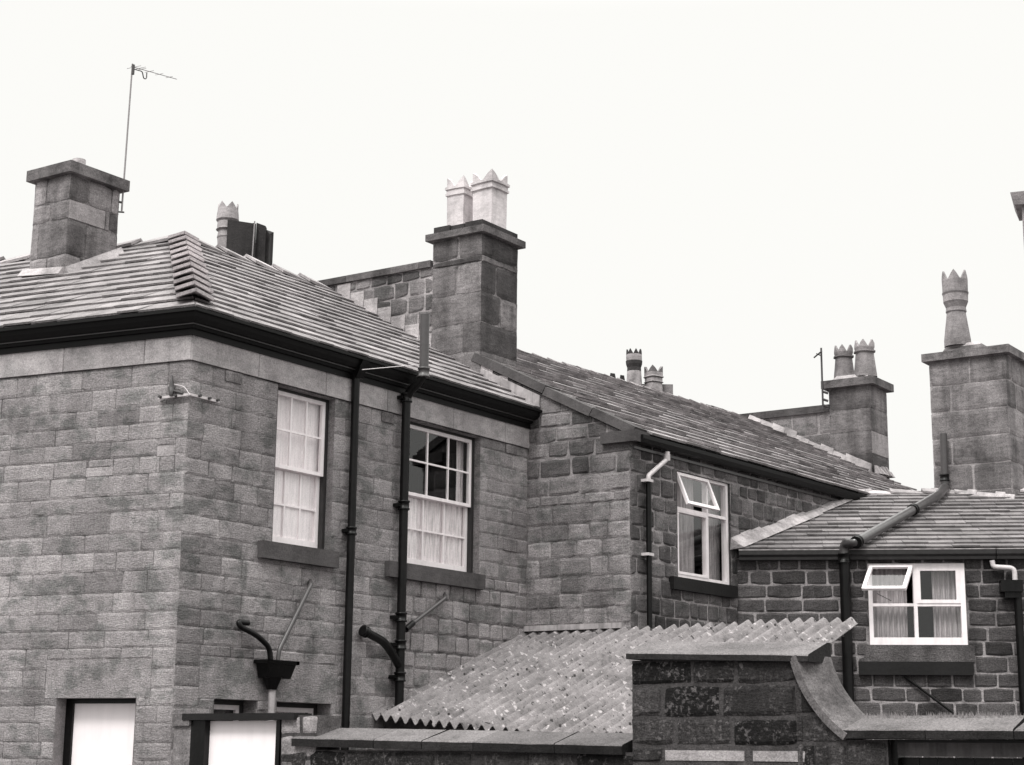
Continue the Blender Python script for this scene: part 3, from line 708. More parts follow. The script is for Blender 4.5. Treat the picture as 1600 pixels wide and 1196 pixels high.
# hopper with its two wastes
hw = .12; hr = rect(A2, (408, 1032), (457, 1062), hw); u_m = (hr[0] + hr[1]) / 2; hh = hr[3] - hr[2]
mb = MB(); hx = (hr[1] - hr[0]) / 2; hz0, hz1 = hr[2], hr[3]
mb.hexa([A2.p(u_m - hx * .72, hz0, .02), A2.p(u_m + hx * .72, hz0, .02), A2.p(u_m + hx * .72, hz0, hw * 1.3), A2.p(u_m - hx * .72, hz0, hw * 1.3), A2.p(u_m - hx * .9, hz1, .02), A2.p(u_m + hx * .9, hz1, .02), A2.p(u_m + hx * .9, hz1, hw * 1.7), A2.p(u_m - hx * .9, hz1, hw * 1.7)], 'black_paint')
frame_box(mb, Fr(A2.O, A2.U, A2.N), (u_m - hx, u_m + hx, hz1 - .03, hz1 + .008), .0001, .01, hw * 1.8, 'black_paint')
tube(mb, [A2.p(u_m - .05, hz0 + .01, .1), A2.p(u_m - .05, hz0 - .12, .1)], .09, 'black_paint', 12, rs=[.11, .055])
hp = mb.build('rain_hopper', HA)
mb = MB(); tube(mb, [A2.p(u_m - .04, hz0 - .1, .1), A2.p(u_m - .04, 0, .1)], .04, 'lead', 12); mb.build('spout_pipe', hp)
mb = MB(); tube(mb, bend([A2.pt(388, 974, .08), A2.pt(372, 972, .08), A2.pt(376, 980, .1), A2.pt(402, 993, .12), A2.pt(421, 1012, .12), A2.pt(423, 1034, .12)], .12), .030, 'black_paint', 12); mb.build('waste_pipe', hp)
mb = MB(); tube(mb, bend([A2.pt(484, 908, .0), A2.pt(486, 914, .1), A2.pt(436, 1016, .12), A2.pt(434, 1034, .12)], .06), .024, 'mid_pipe', 12); mb.build('waste_pipe', hp)

# ---- chimney of the left house
e_ = OA1; c0 = hitp(100, 430, OA1, roofA1N)
def chim_corner(x, y, P): return P
zt_ = hitp(112, 258, c0, ng).z
l1c = (hitp(45, 440, c0, ng) - c0).dot(dg); l2c = .84
stA = dict(CHM, course=(.32, .38), len=(.2, .5), sd=.35, odd=.15)
mb = MB(); cc = V3(c0) + dg * .0; FA2 = Fr(cc, d2, n2)
stack(mb, cc, dg, l1c, ng, d2, l2c, n2, 6.6, zt_ - .12, dict(stA, len=(.28, .55)), rows=[6.6, 6.95, 7.3, 7.62, 7.92, FA2.px(140, 352)[1], FA2.px(140, 322)[1], zt_ - .12], tonef=lambda u, v: .12, sp2=[(0, FA2.px(165, 330)[0], FA2.px(140, 352)[1], FA2.px(140, 322)[1], 1.0001)])
chA = mb.build('chimney', HA)
mb = MB(); slab(mb, cc, dg, l1c, d2, l2c, .09, zt_ - .12, zt_ + .03, 'chimney_stone', .25); slab(mb, cc, dg, l1c, d2, l2c, .0, zt_ + .03, zt_ + .06, 'chimney_stone', .3); mb.build('chimney_cap', chA)
pm = cc + dg * (l1c * .45) + d2 * (l2c * .45); mb = MB(); tube(mb, [Vc((pm.x, pm.y, zt_ + .03)), Vc((pm.x, pm.y, zt_ + .24))], .09, 'pale_haunch', 16); mb.build('flue_stub', chA)
# flashing round its base
mb = MB()
def flash(mb, P, Q, up_, nrm, h, t, mat, tone=.5):
    mb.hexa([P, Q, Q + nrm * t, P + nrm * t, P + up_ * h, Q + up_ * h, Q + up_ * h + nrm * t * .25, P + up_ * h + nrm * t * .25], mat, tone)
def onroof(P, O, n): return V3(P) + Z * (O.z - ((P.x - O.x) * n.x + (P.y - O.y) * n.y) / n.z)
pa = cc + dg * (l1c + .1); pb = cc; pc_ = cc + d2 * (l2c + .06)
a_, b__, c_ = [onroof(p, OA1, roofA1N) for p in (pa, pb + ng * .015 + n2 * .015, pc_)]
flash(mb, a_ + ng * .012, b__, Z, ng, .11, .10, 'pale_haunch', .55); flash(mb, b__, c_ + n2 * .012, Z, n2, .11, .10, 'ridge', .5)
mb.build('flashing', chA)

# ---- television aerial
ap_ = cc + d2 * (l2c + .05) + n2 * .05; Ya = ap_.y
ta = thing('television_aerial', at(190, 334, Ya), 'thin tall television aerial on pole fixed to the left chimney', 'aerial', 'television aerials')
mb = MB(); tube(mb, [at(190, 332, Ya), at(207, 100, Ya)], .011, 'grey_metal', 8, rs=[.013, .011]); mb.build('mast', ta)
mb = MB(); tube(mb, [at(175, 313, Ya + .02), at(191, 317, Ya)], .016, 'dark_metal', 8); mb.build('mounting_bracket', ta); mb = MB(); tube(mb, [at(180, 331, Ya), at(194, 332, Ya)], .012, 'dark_metal', 8); mb.build('mounting_bracket', ta)
mb = MB(); tube(mb, [at(205, 104, Ya), at(276, 124, Ya + .9)], .006, 'grey_metal', 6); mb.build('boom', ta)
ax = (at(276, 124, Ya + .9) - at(205, 104, Ya)).normalized(); el = ax.cross(Z).normalized()
for i, s_ in enumerate((.06, .16, .22, .40, .62, .85)):
    mb = MB(); p = at(205, 104, Ya) + ax * s_; h = .12 if i < 2 else .1 - .008 * i
    tube(mb, [p - el * h, p + el * h], .004, 'grey_metal', 5); mb.build('element', ta)
mb = MB(); p = at(208, 108, Ya)
tube(mb, [p - Z * .08, p + Z * .06], .022, 'dark_metal', 8); tube(mb, bend([p, p + ax * .2, p + ax * .24 - Z * .1, p + ax * .3 - Z * .09, p + ax * .3], .03), .008, 'dark_metal', 6); mb.build('junction_box', ta)

# ================================================================== the middle house
HB = thing('rough_stone_house', CB, 'rough stone house in the middle with sloping gable coping and white window', 'house')
K = GB.pt(985, 668); V_ = GB.pt(750, 560)
NBr = dB.cross(V_ - K).normalized(); NBr = NBr if NBr.z > 0 else -NBr
rA = hitp(805, 548, K, NBr); rB = hitp(1160, 651, K, NBr); print('ridge B', rA, rB)
ZK = K.z
SB = (NBr.cross(dB)).normalized(); SB = SB if SB.z > 0 else -SB
# ridge level, and end gable plane
G2 = Fr(V3(rB), -dg, ng)
uK = uCB; uV = GB.px(750, 560)[0]
slopeV = (V_.z - K.z) / (uV - uK)           # negative u direction rises
mb = MB()
topl = (-slopeV, 1.0, K.z - slopeV * uK - .10)       # v - slope*u <= c
stB = RUB
holesB = []
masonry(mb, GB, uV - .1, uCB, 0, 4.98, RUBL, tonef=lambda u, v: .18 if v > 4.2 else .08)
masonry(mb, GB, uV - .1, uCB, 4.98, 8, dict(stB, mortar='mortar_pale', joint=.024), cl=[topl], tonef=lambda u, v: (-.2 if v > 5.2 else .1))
wb1 = mb.build('gable_wall', HB)
# raised parapet running back from the chimney
uPL = -(g1 - J).dot(dg) - .5 ; uPL = (V3(g1) - J).dot(-dg) - .35
cBl = GB.px(676, 400)[0]; zP = GB.px(675, 410)[1]
mb = MB(); masonry(mb, GB, uPL, cBl + .02, 5.2, zP - .08, dict(CHM, course=(.22, .26), len=(.26, .42), joint=.02, mortar='mortar', mat='rubble', amp=.01, jit=.008), tonef=lambda u, v: -.15)
mb.hexa([GB.p(uPL, 5.2, -.3), GB.p(cBl, 5.2, -.3), GB.p(cBl, 5.2, -.001), GB.p(uPL, 5.2, -.001), GB.p(uPL, zP - .08, -.3), GB.p(cBl, zP - .08, -.3), GB.p(cBl, zP - .08, -.001), GB.p(uPL, zP - .08, -.001)], 'rubble', .3)
pw = mb.build('parapet_wall', HB)
mb = MB(); u = uPL - .03
while u < cBl - .02:
    e2 = min(cBl, u + R.uniform(.6, .9)); fbox(mb, GB, u + .003, e2 - .003, zP - .08, zP + .02, -.34, .05, 'chimney_stone', R.uniform(0, .3)); u = e2
mb.build('parapet_coping', pw)
# stepped flashing where the left roof meets it
mb = MB(); ua_ = (V3(g0) - J).dot(-dg); ub_ = (V3(g1) - J).dot(-dg); n_ = 15
for i in range(n_):
    f0, f1 = i / n_, (i + 1) / n_; xa = ua_ + (ub_ - ua_) * f0; xb = ua_ + (ub_ - ua_) * f1; za = g0.z + (g1.z - g0.z) * f0; zb = g0.z + (g1.z - g0.z) * f1
    if i < 2 or i > n_ - 2: continue
    hgt = R.uniform(.09, .22); zt2 = zb + hgt * .8
    mb.hexa([GB.p(xb + .005, za - .05, .018), GB.p(xa - .005, za - .05, .018), GB.p(xa - .005, za - .05, .03), GB.p(xb + .005, za - .05, .03), GB.p(xb + .005, zt2, .018), GB.p(xa - .005, zt2, .018), GB.p(xa - .005, zt2, .026), GB.p(xb + .005, zt2, .026)], 'pale_haunch', R.uniform(.1, .7))
mb.build('stepped_flashing', pw)
# pale mortar haunch between the two roofs
mb = MB(); q = []
uh0 = GB.px(748, 580)[0]; uh1 = GB.px(845, 620)[0]
za0 = g0.z + (g1.z - g0.z) * ((uh0 - ua_) / (ub_ - ua_)); 
rows = []
for i in range(13):
    a = i / 12; x = uh0 + (uh1 - uh0) * a; zt3 = K.z + slopeV * (x - uK) - .13; zb3 = g0.z + (g1.z - g0.z) * max(-.12, ((x - ua_) / (ub_ - ua_))) - .04
    zb3 = max(zb3, zt3 - .42) + .02 * R.random(); rows.append([GB.p(x, zb3, .024), GB.p(x, (zt3 + zb3) / 2, .034), GB.p(x, zt3, .026)])
mb.grid(rows, 'lead', .5, True); mb.build('mortar_haunch', wb1)
# B2 wall
BW = rect(B2, (1055, 738), (1141, 905)); BWl = B2.px(1057, 738)[0], B2.px(1141, 830)[0]
zBt = (B2.px(1057, 735)[1] + B2.px(1141, 757)[1]) / 2; zBb = (B2.px(1055, 900)[1] + B2.px(1140, 918)[1]) / 2
BW = (BWl[0], BWl[1], zBb, zBt); print('BW', BW)
zEB = ZK - .06
LB = 20.5
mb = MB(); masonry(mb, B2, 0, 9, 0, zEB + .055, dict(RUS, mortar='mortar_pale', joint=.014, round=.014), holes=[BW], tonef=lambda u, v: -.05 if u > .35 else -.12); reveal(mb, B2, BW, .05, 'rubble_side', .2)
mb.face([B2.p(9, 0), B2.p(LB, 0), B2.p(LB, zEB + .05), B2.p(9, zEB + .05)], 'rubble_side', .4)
mb.build('wall', HB)
# roof of B : polygon in its plane
OB = K + nB * .14; OB = OB - NBr * (OB - K).dot(NBr) if False else hitp(985, 668, K, NBr)
SBd = SB; 
def uvB(P): return ((P - K).dot(dB), (P - K).dot(SBd))
ov = -.16
# far gable cut
def onB(v, fr_):
    P = K + SBd * v; k_ = (fr_.O - P).dot(fr_.N) / dB.dot(fr_.N); return (k_, v)
rl = uvB(rA); rr_ = uvB(rB); sg = (rr_[1] - rl[1]) / (rr_[0] - rl[0]); s_near = rl[1] - sg * rl[0]
far_b = onB(ov, G2)
nearb = onB(ov, GB); neart = onB(s_near, GB)
mb = MB(); slates(mb, K.copy(), dB, SBd, [(nearb[0] + .28, ov), far_b, rr_, (neart[0] + .28, s_near)], 'slate_mid', .33, (.28, .6), .032, 21, tonef=lambda u, s: -.02)
# rear slope and gable infill
P_ = lambda q: K + dB * q[0] + SBd * q[1]
ra, rb = P_((neart[0], s_near)), P_(rr_); bkz = -nB * 5.2; ra2 = ra + bkz; rb2 = rb + bkz; ra2.z = rb2.z = 5.7
mb.face([ra, rb, rb2, ra2], 'slate', .4)
roofB = mb.build('roof', HB)
nrear = Vc((-NBr.x, -NBr.y, NBr.z))
fold_tiles('ridge_tiles', roofB, P_((neart[0] + 1.0, s_near + sg * 1)), rb, NBr, nrear, .16, .5, .02, .02, 'ridge', 7)
mb = MB(); pr0 = GB.p(uV, V_.z - .1, -.02); mb.face([GB.p(uV - .1, 0, -.01), GB.p(uPL - 4.5, 0, -.01), GB.p(uPL - 4.5, 5.7, -.01), GB.p(uPL, 8.3, -.01), GB.p(uV - .1, 7.4, -.01)], 'render_wall')
e4 = B2.p(LB, 0) ; mb.face([V3(e4), V3(e4) - nB * 10, V3(e4) - nB * 10 + Z * 5.7, V3(e4) + Z * 5.7], 'render_wall'); mb.face([V3(e4) - nB * 10, V3(J) - nB * 10, V3(J) - nB * 10 + Z * 5.7, V3(e4) - nB * 10 + Z * 5.7], 'render_wall')
mb.build('rear_wall', HB)
# verge coping on the gable
mb = MB(); sl_d = (GB.p(uV, V_.z) - GB.p(uCB, K.z)); Lv = sl_d.length; sl_d.normalize(); sn = sl_d.cross(ng).normalized(); sn = sn if sn.z > 0 else -sn
s = -.05
base0 = GB.p(uCB, K.z)
cuts = [-.1, .62, 1.45, Lv + .1]
for i in range(3):
    a, b_ = cuts[i] + .006, cuts[i + 1] - .006; o1 = base0 + sl_d * a; o2 = base0 + sl_d * b_; lft = R.uniform(-.012, .012)
    lo = -.085 + lft; hi = .035 + lft
    mb.hexa([o1 + sn * lo + ng * .055, o2 + sn * lo + ng * .055, o2 + sn * lo - ng * .32, o1 + sn * lo - ng * .32, o1 + sn * hi + ng * .045, o2 + sn * hi + ng * .045, o2 + sn * hi - ng * .32, o1 + sn * hi - ng * .32], 'sill_stone', (.5, .9, .3)[i])
vc = mb.build('verge_coping', HB); bv = vc.modifiers.new('b', 'BEVEL'); bv.width = .012; bv.segments = 2
mb = MB(); uk0 = GB.px(938, 685, .08)[0]; kz0 = GB.px(960, 692, .08)[1]; fbox(mb, GB, uk0, uCB + .14, kz0, K.z - .05, -.3, .085, 'sill_stone', .3); kn = mb.build('kneeler_stone', HB); bv = kn.modifiers.new('b', 'BEVEL'); bv.width = .012; bv.segments = 2
# gutter and fascia
zg = K.z - .15
mb = MB(); a0, a1 = .05, 9.3
prof = [(.02, zg), (.05, zg - .05), (.10, zg - .065), (.15, zg - .05), (.175, zg), (.175, zg + .05), (.165, zg + .05), (.02, zg + .05)]
sweep(mb, [(B2.p(a0, 0), nB), (B2.p(a1, 0), nB)], prof, 'black_gutter'); mb.build('gutter', HB)
mb = MB(); fbox(mb, B2, .03, 9.2, zg - .125, zg - .09, 0.0, .045, 'mid_pipe'); mb.build('fascia_rail', HB)
# window B: four lights, small top left vent pushed open
def hung(parent, fr, r, w_, ang, t=.045, name='open_vent', drift=0.0):
    """top-hung light pushed open at the bottom"""
    a, b_, c, d = r; s_, c_ = math.sin(ang), math.cos(ang); ax_o = fr.p(a, d, w_)
    class Q:
        pass
    Nh = (fr.N - fr.U * drift).normalized()
    f2 = Q(); f2.p = lambda u, v, w__=0: ax_o + fr.U * (u - a) + (-Z * c_ + Nh * s_) * (d - v) + (Nh * c_ + Z * s_) * w__
    mb = MB(); frame_box(mb, f2, r, t, -.02, .02, 'white_paint'); o = mb.build(name, parent)
    mb = MB(); mb.face([f2.p(a + t, c + t), f2.p(b_ - t, c + t), f2.p(b_ - t, d - t), f2.p(a + t, d - t)], 'glass'); mb.build('pane', o)
a, b_, c, d = BW; um = a + (b_ - a) * .60; zm = c + (d - c) * .655
mb = MB(); frame_box(mb, B2, BW, (.045, .06, .06, .04), -.11, -.03, 'white_paint'); fbox(mb, B2, um - .02, um + .025, c + .05, d - .03, -.105, -.032, 'white_paint'); fbox(mb, B2, a + .04, b_ - .05, zm - .02, zm + .02, -.10, -.034, 'white_paint')
frame_box(mb, B2, (a + .045, um - .02, c + .06, zm - .02), .035, -.09, -.022, 'white_paint')
wb = mb.build('window', HB); wb['label'] = 'white casement window with top vent pushed open'
pane(B2, (um + .025, b_ - .06, zm + .02, d - .04), -.07, wb); pane(B2, (um + .025, b_ - .06, c + .06, zm - .02), -.07, wb); pane(B2, (a + .08, um - .055, c + .095, zm - .055), -.06, wb)
hung(wb, B2, (a + .02, um - .0, zm + .0, d - .02), -.025, math.radians(22)); room(B2, BW, -.111, wb)
sill(wb, B2, B2.px(1053, 905, .08)[0], B2.px(1153, 920, .08)[0], c - .17, c - .002, -.05, .08, 'sill_dark')
drape(B2, (a + .03, um - .06, c, d), -.22, 'cloth', 'window_curtain', 'grey curtain hanging in the left light of the tall narrow casement window', 6, .03, seed=5)
drape(B2, (b_ - .28, b_ + .1, c, d), -.24, 'cloth', 'window_curtain', 'grey curtain hanging in the right light of the tall narrow casement window', 5, .03, seed=6)
# its downpipe
up_, _ = B2.px(1014, 850, .08); mb = MB()
tube(mb, bend([B2.pt(1043, 706, .13), B2.pt(1042, 718, .12), B2.p(up_, B2.px(1015, 744, .08)[1], .08), B2.p(up_, B2.px(1015, 752, .08)[1], .08)], .06), .032, 'pale_pipe', 12)
tube(mb, [B2.pt(1042, 710, .13), B2.pt(1042, 720, .12)], .045, 'pale_pipe', 12)
tube(mb, [B2.p(up_, B2.px(1015, 750, .08)[1], .08), B2.p(up_, 0, .08)], .036, 'black_paint', 14)
dp = mb.build('drainpipe', HB)
for yy in (752, 867):
    z = B2.px(1015, yy, .08)[1]; mb = MB(); fbox(mb, B2, up_ - .085, up_ + .05, z - .018, z + .018, 0, .125, 'pale_pipe'); mb.build('pipe_clip', dp)

# ---- chimney of the middle house, at the gable apex
cB = GB.p(GB.px(752, 450, .03)[0], 0, .03); zt_ = GB.px(752, 356, .03)[1]
l1 = (GB.px(752, 450, .03)[0] - GB.px(676, 450, .03)[0]); 
FB2 = Fr(cB, d2, n2); l2 = FB2.px(808, 450)[0]
mb = MB(); rowsB = [5.9, 6.32, 6.72, 7.12, 7.54, 7.98, 8.42]; rowsB = [r for r in rowsB if r < zt_ - .42] + [zt_ - .40, zt_ - .08]
stack(mb, cB, dg, l1, ng, d2, l2, n2, 5.9, zt_ - .08, dict(CHM, len=(.45, .85)), rows=rowsB, tonef=lambda u, v: -.3)
chB = mb.build('chimney', HB)
mb = MB(); slab(mb, cB, dg, l1, d2, l2, .085, zt_ - .08, zt_ + .02, 'chimney_stone', .2)
for (aa, bb, cc_, dd_) in ((0, .35, 0, 1), (.36, .66, 0, 1), (.67, 1, 0, 1)):
    slab(mb, cB + dg * l1 * aa, dg, l1 * (bb - aa), d2, l2, -.01 if 0 < aa < .6 else .0, zt_ + .02, zt_ + .12 + R.uniform(-.01, .02), 'chimney_dark', .8)
mb.build('chimney_cap', chB)
def potpos(x, y, Y=None, c=None): return at(x, y, Y)
rotp = math.atan2(d2.y, d2.x)
cen = cB + dg * (l1 * .5) + d2 * (l2 * .5)
for (x, wpx, dyy, ym, zf) in ((719, 40, .16, 345, 276), (765, 50, -.10, 340, 268)):
    Yp = cen.y + dyy; P0 = at(x, 350, Yp); P0.z = zt_ + .1; sc_ = Yp / F; H = at(x, zf + 20, Yp).z - P0.z; rw = wpx / 2 * sc_ / 1.22
    pot(chB, P0, [(rw * 1.0, 0), (rw * 1.03, H * .80), (rw * 1.03, H * .80), (rw * 1.16, H * .82), (rw * 1.16, H * .865), (rw * 1.08, H * .87), (rw * 1.08, H * .93), (rw * 1.2, H * .95), (rw * 1.2, H * 1.0), (rw * 1.05, H * 1.0)], 'clay_white', .82, 4, .15, .5 if 0 else 0.5, rotp + .05 * dyy * 10, tone=.6, bands={2: .2, 4: .0, 6: .1}, wall=.035)
mb = MB(); slab(mb, cB + dg * .1 + d2 * .1, dg, l1 - .2, d2, l2 - .2, 0, zt_ + .05, zt_ + .16, 'lead', .5, top=-.06); mb.build('flaunching', chB)

# ---- far chimney of the middle house with its parapet
gz = at(1290, 641, 1).z
uP0 = G2.px(1160, 652)[0]; uP1 = G2.px(1297, 640)[0]; uP2 = G2.px(1361, 640)[0]; zPt = (G2.px(1180, 649)[1] + G2.px(1285, 638)[1]) / 2; print('par2', uP0, uP1, uP2, zPt, G2.px(1160, 652), G2.px(1290, 638))
mb = MB(); rB2 = dict(RUB, course=(.3, .36), len=(.4, .8), joint=.03, amp=.012, mat='rubble')
clp = []
masonry(mb, G2, uP0 - .3, uP1 + .02, 6.5, zPt - .1, rB2, tonef=lambda u, v: -.25 if v > 9.3 else -.05)
mb.hexa([G2.p(uP0 - .3, 6.5, -.35), G2.p(uP1, 6.5, -.35), G2.p(uP1, 6.5, -.002), G2.p(uP0 - .3, 6.5, -.002), G2.p(uP0 - .3, zPt - .1, -.35), G2.p(uP1, zPt - .1, -.35), G2.p(uP1, zPt - .1, -.002), G2.p(uP0 - .3, zPt - .1, -.002)], 'rubble', .3)
pw2 = mb.build('parapet_wall', HB)
mb = MB(); fbox(mb, G2, uP0 - .35, uP1 + .0, zPt - .1, zPt + .05, -.4, .06, 'chimney_stone', .05); mb.build('parapet_coping', pw2)
cC = G2.p(uP2, 0, .03); FC2 = Fr(cC, d2, n2); l1 = uP2 - uP1; l2 = FC2.px(1386, 650)[0]; zt_ = G2.px(1361, 601, .03)[1] + .12
zb_ = G2.px(1361, 745, .03)[1] - .8
mb = MB(); hC = (zt_ - .12 - zb_ - .8) / 4
stack(mb, cC, dg, l1, ng, d2, l2, n2, zb_, zt_ - .12, dict(CHM, len=(.9, 1.4), joint=.016), rows=[zb_, zb_ + .8 - .0, zb_ + .8 + hC, zb_ + .8 + hC * 2, zb_ + .8 + hC * 3, zt_ - .12], tonef=lambda u, v: .0, sp2=[(0, l2, zb_ + .8 + hC, zb_ + .8 + hC * 2, 1.0001)])
chC = mb.build('chimney', HB)
mb = MB(); slab(mb, cC, dg, l1, d2, l2, .12, zt_ - .12, zt_ + .04, 'chimney_stone', .25); slab(mb, cC, dg, l1, d2, l2, -.02, zt_ + .04, zt_ + .16, 'pale_haunch', .3, top=-.12); mb.build('chimney_cap', chC)
cen = cC + dg * (l1 * .5) + d2 * (l2 * .5)
for (x, wp, dy, zf) in ((1319.5, 30, .25, 541), (1352.5, 32, -.25, 533)):
    Yp = cen.y + dy; P0 = at(x, 598, Yp); P0.z = zt_ + .1; sc_ = Yp / F; H = at(x, zf + 11, Yp).z - P0.z; rw = wp / 2 * sc_ * 1.12
    pot(chC, P0, [(rw * 1.0, 0), (rw * .76, H * .82), (rw * .76, H * .82), (rw * .92, H * .84), (rw * .92, H * .88), (rw * .78, H * .89), (rw * .86, H)], 'clay_grey', .3, 6, .15, 0, 0.2, tone=.35, bands={2: .1, 5: .9, 6: .9, 7: .9}, wall=.04)
# mortar fillet along the party wall foot
mb = MB(); pa = P_(rr_) ; rows = []
q0 = G2.p(uP0, 0, .01); q1 = cC + d2 * (l2 + .1)
pts = [G2.p(uP0 + .2, 0, .02), G2.p(uP1, 0, .02), cC + ng * .03 - dg * .0, cC + dg * -.02 + n2 * .02, cC + d2 * l2 + n2 * .02]
for a, b_, nn in ((pts[0], pts[2], ng), (pts[3], pts[4], n2)):
    A_ = onroof(a, K, NBr); B_ = onroof(b_, K, NBr); 
    for i in range(10):
        pA = A_.lerp(B_, i / 10); pB = A_.lerp(B_, (i + 1) / 10); flash(mb, pA, pB, Z, nn, R.uniform(.10, .2), R.uniform(.10, .16), 'ridge', R.random())
mb.build('mortar_fillet', chC)
# little aerial on it
Yq = G2.p(uP1, 0).y; ta = thing('television_aerial', at(1285, 640, Yq - .1), 'small weathered aerial pole beside the far twin-pot chimney', 'aerial', 'television aerials')
mb = MB(); tube(mb, [at(1286, 640, Yq - .1), at(1283, 544, Yq - .1)], .02, 'dark_metal', 6); mb.build('mast', ta)
mb = MB(); tube(mb, [at(1272, 559, Yq), at(1284, 549, Yq - .2)], .018, 'dark_metal', 6); tube(mb, [at(1276, 553, Yq), at(1283, 556, Yq - .2)], .015, 'dark_metal', 6); mb.build('boom', ta)
mb = MB()
for yy in (612, 624, 633): mb = MB(); tube(mb, [at(1285, yy, Yq - .1), at(1294, yy + 3, Yq - .1)], .025, 'dark_metal', 6); mb.build('mounting_bracket', ta)

# ================================================================== the low house at right
HC = thing('low_stone_house', C1.p(2, 0), 'low dark gritstone house at right with pale pointing and white four-light window', 'house')
zEC = C1.px(1300, 872)[1]
CW = rect(C1, (1355, 880), (1512, 1008)); CW = (CW[0], CW[1], C1.px(1430, 1008)[1], C1.px(1430, 881)[1])
LC = 9.0
mb = MB(); masonry(mb, C1, 0, LC, 0, zEC, GRT, holes=[CW], tonef=lambda u, v: -.03); reveal(mb, C1, CW, .03, 'gritstone', .3)
wc = mb.build('wall', HC)
cap = C1.p(0, 0)
# roof C
ab_t = B2.pt(1330, 775); dep = (C1.O - ab_t).dot(nC); zRC = C1.px(1500, 771, -3.7)[1]
zgC = (C1.px(1150, 862, .12)[1] + C1.px(1590, 854, .12)[1]) / 2; rdep = 3.55
zRC = C1.px(1500, 770, -rdep)[1]
pc2 = math.atan((zRC - zgC) / (rdep + .14)); OC = C1.p(0, zgC, .14); SC = -nC * math.cos(pc2) + Z * math.sin(pc2); SLc = (rdep + .14) / math.cos(pc2)
print('C roof', zgC, zRC, math.degrees(pc2))
UC = -dC
def cutB(v): P = OC + SC * v; k_ = (B2.O - P).dot(nB) / UC.dot(nB); return (k_, v)
mb = MB(); cb0, cb1 = cutB(0), cutB(SLc)
slates(mb, OC, UC, SC, [cb0, (LC, 0), (LC, SLc), cb1], 'slate_dark', .26, (.22, .44), .024, 31)
RC0 = OC + UC * cb1[0] + SC * cb1[1]; RC1 = OC + UC * LC + SC * SLc
r2_ = -nC * (rdep + .14); a_ = RC0 + r2_; b2_ = RC1 + r2_; a_.z = b2_.z = zgC; mb.face([RC0, RC1, b2_, a_], 'slate_dark', .4)
roofC = mb.build('roof', HC); NC = UC.cross(SC).normalized(); NC = NC if NC.z > 0 else -NC
fold_tiles('ridge_tiles', roofC, RC0 - UC * .6, RC1, NC, Vc((-NC.x, -NC.y, NC.z)), .18, .5, .03, .04, 'ridge', 8)
mb = MB(); p_ = [V3(b2_), V3(a_)]; mb.face([p_[0], p_[1], p_[1] + Z * zgC, p_[0] + Z * zgC], 'render_wall'); q_ = C1.p(LC, 0); mb.face([q_, V3(b2_), V3(b2_) + Z * zgC, V3(RC1) + Z * zRC, q_ + Z * zgC], 'render_wall'); mb.build('rear_wall', HC)
# mortar fillet up the abutment
mb = MB(); A_ = OC + UC * cb0[0] + SC * -.02; B_ = OC + UC * cb1[0] + SC * cb1[1]; nf = 16
dd_ = (B_ - A_) / nf
for i in range(nf):
    wd_ = .20 if i < 9 else .15; x0 = A_ + dd_ * i; x1 = A_ + dd_ * (i + 1.02); h0 = (.17 - .008 * i) + .02 * math.sin(i * 1.3); h0n = h0
    mb.hexa([x0, x1, x1 + UC * wd_ + NC * .04, x0 + UC * wd_ + NC * .04, x0 + Z * h0 + nB * .02, x1 + Z * h0 + nB * .02, x1 + UC * wd_ * .6 + NC * .085, x0 + UC * wd_ * .6 + NC * .085], 'pale_haunch' if i < 7 else 'lead', .35 - .02 * i)
mb.build('mortar_fillet', roofC)
# gutter C
mb = MB(); z1_ = zgC - .015; z0_ = z1_ - .13
u = .04
for e2 in (3.55, LC):
    sweep(mb, [(C1.p(u, 0), nC), (C1.p(e2 - .012, 0), nC)], [(.02, z0_), (.12, z0_), (.125, z0_ + .04), (.15, z0_ + .07), (.15, z1_), (.02, z1_)], 'grey_gutter'); sweep(mb, [(C1.p(u, 0), nC), (C1.p(e2 - .012, 0), nC)], [(.135, z1_ + .001), (.154, z1_ + .001), (.154, z1_ + .014), (.135, z1_ + .014)], 'lead'); u = e2
gt = mb.build('gutter', HC)
# window C
a, b_, c, d = CW; um = (a + b_) / 2 - .02; zm = c + (d - c) * .49
mb = MB(); frame_box(mb, C1, CW, (.055, .07, .10, .05), -.09, .02, 'white_paint'); fbox(mb, C1, um - .025, um + .025, c + .09, d - .04, -.085, .016, 'white_paint'); fbox(mb, C1, a + .05, b_ - .06, zm - .02, zm + .02, -.08, .012, 'white_paint')
frame_box(mb, C1, (um + .025, b_ - .07, zm + .02, d - .05), .05, -.06, .024, 'white_paint')
wcw = mb.build('window', HC); wcw['label'] = 'white window with its top left light propped open'
pane(C1, (um + .075, b_ - .12, zm + .07, d - .10), -.03, wcw); pane(C1, (a + .055, um - .025, c + .10, zm - .02), -.03, wcw); pane(C1, (um + .025, b_ - .07, c + .10, zm - .02), -.03, wcw)
hung(wcw, C1, (a + .03, um - .015, zm + .02, d - .03), .035, math.radians(46), .05, drift=.42); room(C1, CW, -.091, wcw)
mb = MB(); tube(mb, [C1.p(a + .12, zm + .16, -.02), C1.p(a + .3, zm + .05, .08)], .006, 'dark_metal', 6); mb.build('window_stay', wcw)
us0, us1 = C1.px(1342, 1035, .1)[0], C1.px(1521, 1038, .1)[0]; zs1 = C1.px(1430, 1034, .1)[1]; zs0 = C1.px(1430, 1055, .1)[1]
sill(wcw, C1, us0, us1, zs0, zs1, -.02, .10, 'sill_dark')
mb = MB(); fbox(mb, C1, C1.px(1350, 1020)[0], C1.px(1523, 1020)[0], zs1 + .002, c - .003, .0, .022, 'gritstone', .9)
mb.build('sill_course', wcw)
cw_ = b_ - a
